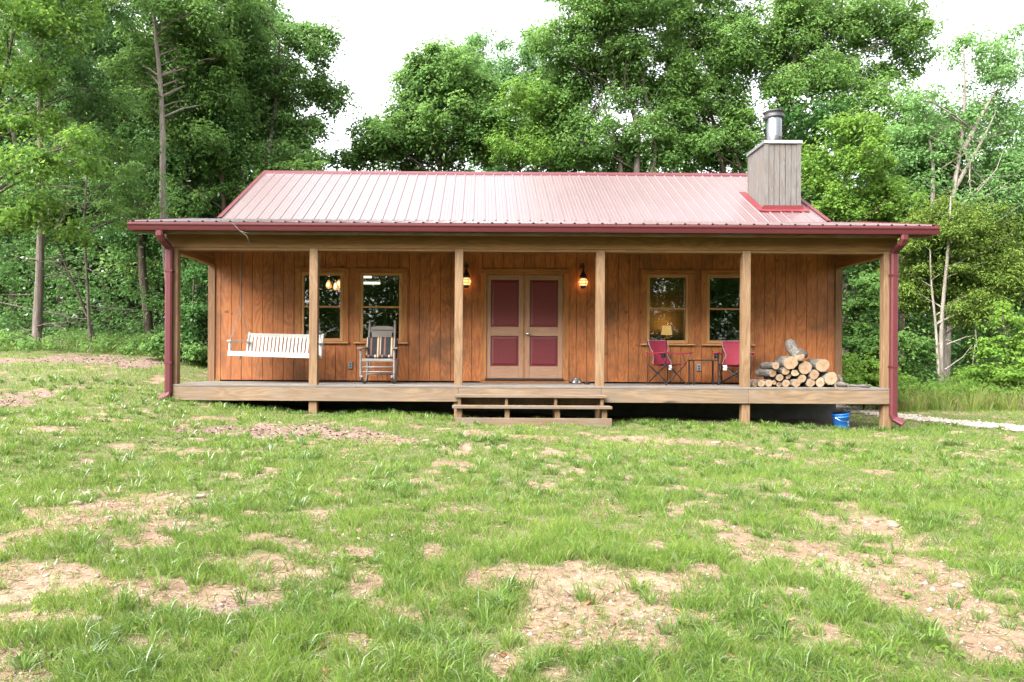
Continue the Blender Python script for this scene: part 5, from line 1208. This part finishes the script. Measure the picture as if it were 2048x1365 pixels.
pile = [
 (1028,1020,26,'small round log at the left end of the pile, nearest the porch post'),(1078,1013,30,'second log from the left in the bottom row of firewood'),(1138,1014,32,'third log from the left in the bottom row of firewood'),
 (1187,1003,22,'small split stick of firewood wedged right of the third bottom log'),(1222,1023,22,'little reddish log on the deck below the split orange pieces'),(1280,1020,31,'small round log in the middle of the bottom row, beneath the split halves'),
 (1365,1016,34,'round log in the bottom row just right of the pile middle'),(1482,1011,37,'oval log in the bottom row beneath the tall oval one'),(1560,1005,42,'tall oval log in the bottom row, left of the biggest bottom log'),
 (1650,975,54,'biggest log of the bottom row, at the right end of the pile'),(1693,1031,17,'tiny log tucked at the foot of the biggest bottom log'),
 (1170,930,32,'round log on the left slope of the pile with long bark side showing'),(1228,966,30,'dark shaded log under the left slope of the firewood pile'),(1277,912,32,'round log in the second tier, left of the split half log'),
 (1302,962,24,'orange split piece in the lower middle of the pile'),(1357,922,34,'split half log lying in the middle of the second tier'),(1410,974,34,'round log in the lower middle, under the large central log'),
 (1512,942,42,'oval log in the second tier, right of the large central log'),(1195,868,30,'small log at the top of the left slope'),(1318,845,57,'large cracked log at the upper left of the pile'),
 (1437,886,55,'large central log directly beneath the forked top log'),(1580,865,54,'large cracked log at the upper right of the pile')]
rxs = {9: 50, 8: 35, 17: 38, 7: 36}
for i, (cx, cy, r, lab) in enumerate(pile):
    dep = 13.0 + random.uniform(-.03, .05) + (.04 if i in (3, 4, 12, 14) else 0)
    log(cx, cy, r, lab, L=random.uniform(.42, .52), rx=rxs.get(i), dep=dep, yaw=random.uniform(-.06, .06) + (.12 if i in (11, 12, 18) else 0), half={15: .6, 14: 2.4, 3: 1.2}.get(i, False))
# forked bark log on top
px, py = crop(1393, 790); x, z = fx(px, 12.99), fz(px, py, 12.99)
o = thing('firewood_log', (x, 12.99, z), 'gnarled forked log with pale grey bark on the very top of the pile', 'log', 'split and round logs in the firewood pile', world=False)
mb = MB(); mb.tube([(0, 0, 0), (-.005, .12, .02), (-.03, .25, .12), (-.045, .32, .235), (-.05, .34, .27)], [.086, .092, .098, .088, .075], 14, jit=.1)
mb.tube([(-.01, .16, .04), (.08, .24, .08), (.17, .28, .05), (.235, .30, .015)], [.085, .07, .058, .05], 12, jit=.1); obj('bark', mb, M['logbark'], o)
mb = MB(); mb.lathe([(.0, -.004), (.074, -.004), (.082, .004)], (0, 0, 0), 18, axis='Y'); obj('cut_end', mb, M['cutend'], o)
# forked limb and stick at the right foot of the pile
px, py = crop(1745, 1030); x = fx(px, 12.95)
o = thing('forked_limb', (x, 12.95, .0), 'pale forked limb standing against the right foot of the firewood pile', 'log', world=False)
mb = MB(); mb.tube([(-.10, .1, .05), (-.03, .03, .055), (.06, -.05, .045)], [.042, .042, .036], 10, jit=.1); mb.tube([(-.01, .02, .06), (.0, .05, .14), (-.035, .06, .2), (-.04, .06, .215)], [.035, .026, .024, .02], 9, jit=.1); obj('bark', mb, M['logbark'], o)
mb = MB(); mb.tube([(.061, -.051, .045), (.064, -.054, .045)], [.031, .031], 12); obj('cut_end', mb, M['cutend'], o)
px, py = crop(1860, 1032); x = fx(px, 12.95)
o = thing('thin_stick', (x, 12.95, .0), 'thin crooked stick lying alone on the deck right of the firewood', 'stick', world=False)
mb = MB(); mb.tube([(-.19, .1, .03), (-.08, .06, .034), (.03, .02, .03), (.10, -.02, .032), (.20, -.04, .03)], [.018, .022, .02, .028, .03], 9, jit=.08); obj('bark', mb, M['logbark'], o)
mb = MB(); mb.tube([(.2, -.04, .03), (.204, -.041, .03)], [.027, .027], 12); obj('cut_end', mb, M['cutend'], o)

# ================================================================== INSIDE THE CABIN, seen through the panes
PD = D2 + 2.2
x = fx(664, PD); zc_ = 2.45
o = thing('pendant_lamp', (x, PD, fz(664, 585, PD)), 'cluster of three glowing amber bulbs seen through the leftmost window', 'ceiling lamp')
mb = MB(); mb.lathe([(.08, 2.455), (.08, 2.43), (.01, 2.42)], (x, PD, 0), 14)
bl = [(656.5, 570, 0), (671, 573, -.1), (677, 569, .12)]
for px, py, dy in bl: q = P(px, py, PD + dy); mb.tube([(x, PD, 2.43), (x, PD, q[2] + .3), (q[0], q[1], q[2] + .2), (q[0], q[1], q[2] + .09)], .008, 6)
obj('stem', mb, M['black'], o)
for px, py, dy in bl:
    q = P(px, py, PD + dy); mb = MB(); mb.lathe([(.022, .10), (.03, .07), (.065, .01), (.07, -.03), (.045, -.075), (0, -.09)], q, 14); b = obj('bulb', mb, M['bulb'], o)
    mb = MB(); mb.lathe([(0, .05), (.02, .04), (.024, 0), (.02, -.04), (0, -.05)], (q[0], q[1] - .075, q[2]), 10); obj('filament', mb, M['filament'], b)
for (pa, pb, py, D_, lab) in ((714, 742, 554.5, D2 + 2.0, 'nearer lit ceiling tube light seen through the window behind the rocking chair'), (705, 759, 567, D2 + 3.2, 'longer lit ceiling tube light deeper in the kitchen, second one down in the window')):
    xa, xb, z = fx(pa, D_), fx(pb, D_), fz(730, py, D_)
    o = thing('tube_light', ((xa + xb) / 2, D_, z), lab, 'ceiling light', 'ceiling tube lights in the kitchen')
    mb = MB(); mb.box(xa - .02, xb + .02, D_ - .05, D_ + .05, z + .03, z + .06); mb.box(xa, xa + .02, D_ - .02, D_ + .02, z + .06, 2.458); mb.box(xb - .02, xb, D_ - .02, D_ + .02, z + .06, 2.458); obj('housing', mb, M['inner'], o)
    mb = MB(); mb.box(xa, xb, D_ - .06, D_ + .06, z - .02, z + .028); obj('tube', mb, M['tubelight'], o, bevel=.01)
# table lamp behind the third window
LD = D2 + 2.4; x = fx(1333, LD); z0 = fz(1333, 678, LD)
NS = thing('night_stand', (x, LD, .045), 'dark wooden stand under the glowing lamp inside the cabin', 'table')
mb = MB(); mb.box(x - .28, x + .28, LD - .22, LD + .22, z0 - .04, z0 - .002); obj('table_top', mb, M['innerfloor'], NS)
for sx in (-1, 1):
    for sy in (-1, 1): mb = MB(); mb.box(x + sx * .24 - .02, x + sx * .24 + .02, LD + sy * .18 - .02, LD + sy * .18 + .02, .046, z0 - .041); obj('leg', mb, M['innerfloor'], NS)
TL = thing('table_lamp', (x, LD, z0), 'glowing cream-shaded table lamp seen through the third window', 'lamp')
za, zb2 = fz(1333, 670, LD), fz(1333, 652, LD)
mb = MB(); mb.lathe([(0, z0), (.075, z0), (.075, z0 + .015), (.03, z0 + .03), (.045, (z0 + za) / 2), (.02, za - .01), (.012, za + .02), (0, za + .03)], (x, LD, 0), 16); obj('lamp_base', mb, M['brass'], TL)
mb = MB(); mb.lathe([(.125, za), (.092, zb2)], (x, LD, 0), 24); obj('lamp_shade', mb, M['shade'], TL, fixn=False)
l = bpy.data.lights.new('lamp_glow', 'POINT'); l.energy = 2.6; l.color = (1., .52, .14); l.shadow_soft_size = .04
lo = bpy.data.objects.new('lamp_glow', l); COL.objects.link(lo); lo.parent = TL; lo.location = (0, 0, zb2 - z0 + .05)
mb = MB(); mb.box(x - 1.3, x + 1.0, LD + .3, LD + .36, .05, 2.44); tag(obj('room_partition', mb, M['inner'], org=(x, LD + .33, .05)), 'pine board partition behind the glowing lamp inside the cabin', 'partition')
l = bpy.data.lights.new('tube_glow', 'AREA'); l.energy = 3.; l.size = 1.2; l.color = (1., .9, .72)
lo = bpy.data.objects.new('tube_glow', l); COL.objects.link(lo); lo.location = (-2.2, D2 + 3., 2.3)
# tap on the kitchen sink
KD = D2 + .55; x, z = fx(748, KD), fz(748, 614, KD)
o = thing('kitchen_tap', (x, KD, z - .1), 'dark arched kitchen tap showing in the window behind the rocking chair', 'tap')
mb = MB(); mb.tube([(x, KD, z - .1), (x, KD, z + .06), (x - .01, KD - .04, z + .1), (x - .02, KD - .1, z + .09), (x - .02, KD - .12, z + .04)], .013, 8); obj('spout', mb, M['black'], o)
for s in (-1, 1): mb = MB(); mb.lathe([(.022, z - .1), (.018, z - .02), (.03, z + .0), (0, z + .012)], (x + s * .14, KD, 0), 10); obj('handle', mb, M['black'], o)
mb = MB(); mb.box(x - .9, x + .9, D2 + .17, D2 + .75, z - .14, z - .101); tag(obj('kitchen_counter', mb, M['inner'], org=(x, D2 + .45, z - .14)), 'kitchen counter under the tap inside the cabin', 'counter')

# ================================================================== SMALL THINGS OUTSIDE
q = P(470, 447, DG - .02); o = thing('dead_twig', q, 'thin dead twig hanging over the gutter near the left end', 'twig')
mb = MB()
mb.tube([P(a, b, DG - .03 + d) for a, b, d in ((436,437,.3),(452,441,.2),(466,449,0),(478,462,-.02),(492,472,-.03),(499,490,-.03))], [.005,.006,.006,.005,.005,.002], 6)
mb.tube([P(a, b, DG - .05) for a, b in ((478,462),(490,466),(500,467))], [.005,.004,.002], 5); mb.tube([P(a, b, DG - .05) for a, b in ((466,449),(476,444))], [.005,.002], 5); obj('stem', mb, M['bark_grey'], o)
rk = [(186,1247,.05,'pale blocky stone lying in the grass at the lower left'),(172,993,.06,'flat pale stone at the upper edge of the left bare patch'),(152,1010,.05,'small rounded pale stone on the left bare patch'),(18,1005,.05,'pale stone at the far left beside the bare patch'),
      (1431,890,.06,'pinkish pale stone below the porch post right of the steps'),(1235,1335,.055,'rounded tan stone on the lower bare patch'),(1218,1334,.035,'small tan stone touching the rounded one on the lower bare patch'),(1790,1055,.045,'pale stones half sunk in the right bare patch'),(400,997,.055,'curled pale bark piece standing in grass by the left bare patch'),(1918,1178,.04,'tan stone on the edge of the right bare track')]
for px, py, s, lab in rk:
    q = gp(px, py); mb = MB(); import bmesh
    bm = bmesh.new(); bmesh.ops.create_icosphere(bm, subdivisions=2, radius=1)
    st_ = random.random() * 9; vs = []
    for v in bm.verts:
        c = v.co; k_ = 1 + .28 * math.sin(c.x * 2.3 + st_) * math.cos(c.y * 2.9 - st_) + .1 * math.sin(c.z * 6 + st_ * 3)
        c = Vector((round(c.x * 2.2) / 2.2 * .4 + c.x * .6, round(c.y * 2.2) / 2.2 * .4 + c.y * .6, c.z)) * k_; vs.append((q[0] + c.x * s, q[1] + c.y * s * .8, q[2] + c.z * s * .5 + s * .2))
    mb.add(vs, [tuple(v.index for v in f.verts) for f in bm.faces]); bm.free()
    tag(obj('stone', mb, M['rock'], org=q, bevel=0), lab, 'stone', 'pale stones in the lawn')

# ================================================================== LIGHT, SKY, CAMERA
W = bpy.data.worlds.new('World'); SC.world = W; W.use_nodes = True; nt = W.node_tree; nt.nodes.clear()
SUN_EL, SUN_AZ = R(48), R(226)      # azimuth clockwise from +Y (north)
sky = nt.nodes.new('ShaderNodeTexSky'); sky.sky_type = 'NISHITA'; sky.sun_disc = False; sky.sun_elevation = SUN_EL; sky.sun_rotation = SUN_AZ; sky.air_density = 1.; sky.dust_density = 4.; sky.ozone_density = 1.
hs = nt.nodes.new('ShaderNodeHueSaturation'); hs.inputs['Saturation'].default_value = .16
bg = nt.nodes.new('ShaderNodeBackground'); bg.inputs[1].default_value = .15; wo = nt.nodes.new('ShaderNodeOutputWorld')
nt.links.new(sky.outputs[0], hs.inputs['Color']); nt.links.new(hs.outputs[0], bg.inputs[0]); nt.links.new(bg.outputs[0], wo.inputs[0])
sl_ = bpy.data.lights.new('sun', 'SUN'); sl_.energy = 1.9; sl_.angle = R(60); sl_.color = (1., .96, .9)
so = bpy.data.objects.new('sun', sl_); COL.objects.link(so)
dv = Vector((math.sin(SUN_AZ) * math.cos(SUN_EL), math.cos(SUN_AZ) * math.cos(SUN_EL), math.sin(SUN_EL)))
so.rotation_euler = dv.to_track_quat('Z', 'Y').to_euler(); so.location = dv * 40
cam = bpy.data.cameras.new('camera'); co = bpy.data.objects.new('camera', cam); COL.objects.link(co)
cam.sensor_fit = 'HORIZONTAL'; cam.sensor_width = 36; cam.lens = F / 2048 * 36; cam.shift_x = (1024 - CX) / 2048; cam.shift_y = (CY - 682.5) / 2048; cam.clip_end = 2000
co.matrix_world = Matrix.Translation((0, 0, EYE)) @ Matrix.Rotation(R(90), 4, 'X') @ Matrix.Rotation(ROLL, 4, 'Z')
SC.camera = co
SC.view_settings.view_transform = 'Standard'; SC.view_settings.look = 'None'; SC.view_settings.gamma = 1; SC.view_settings.exposure = 2.55
cy_ = SC.cycles; cy_.max_bounces = 10; cy_.diffuse_bounces = 7; cy_.glossy_bounces = 4; cy_.transmission_bounces = 6; cy_.transparent_max_bounces = 8
cy_.use_denoising = True; cy_.denoiser = 'OPENIMAGEDENOISE'; cy_.denoising_input_passes = 'RGB_ALBEDO_NORMAL'; cy_.denoising_prefilter = 'NONE'; SC.render.filter_size = 1.15; cy_.sample_clamp_indirect = 6; cy_.caustics_reflective = False; cy_.caustics_refractive = False
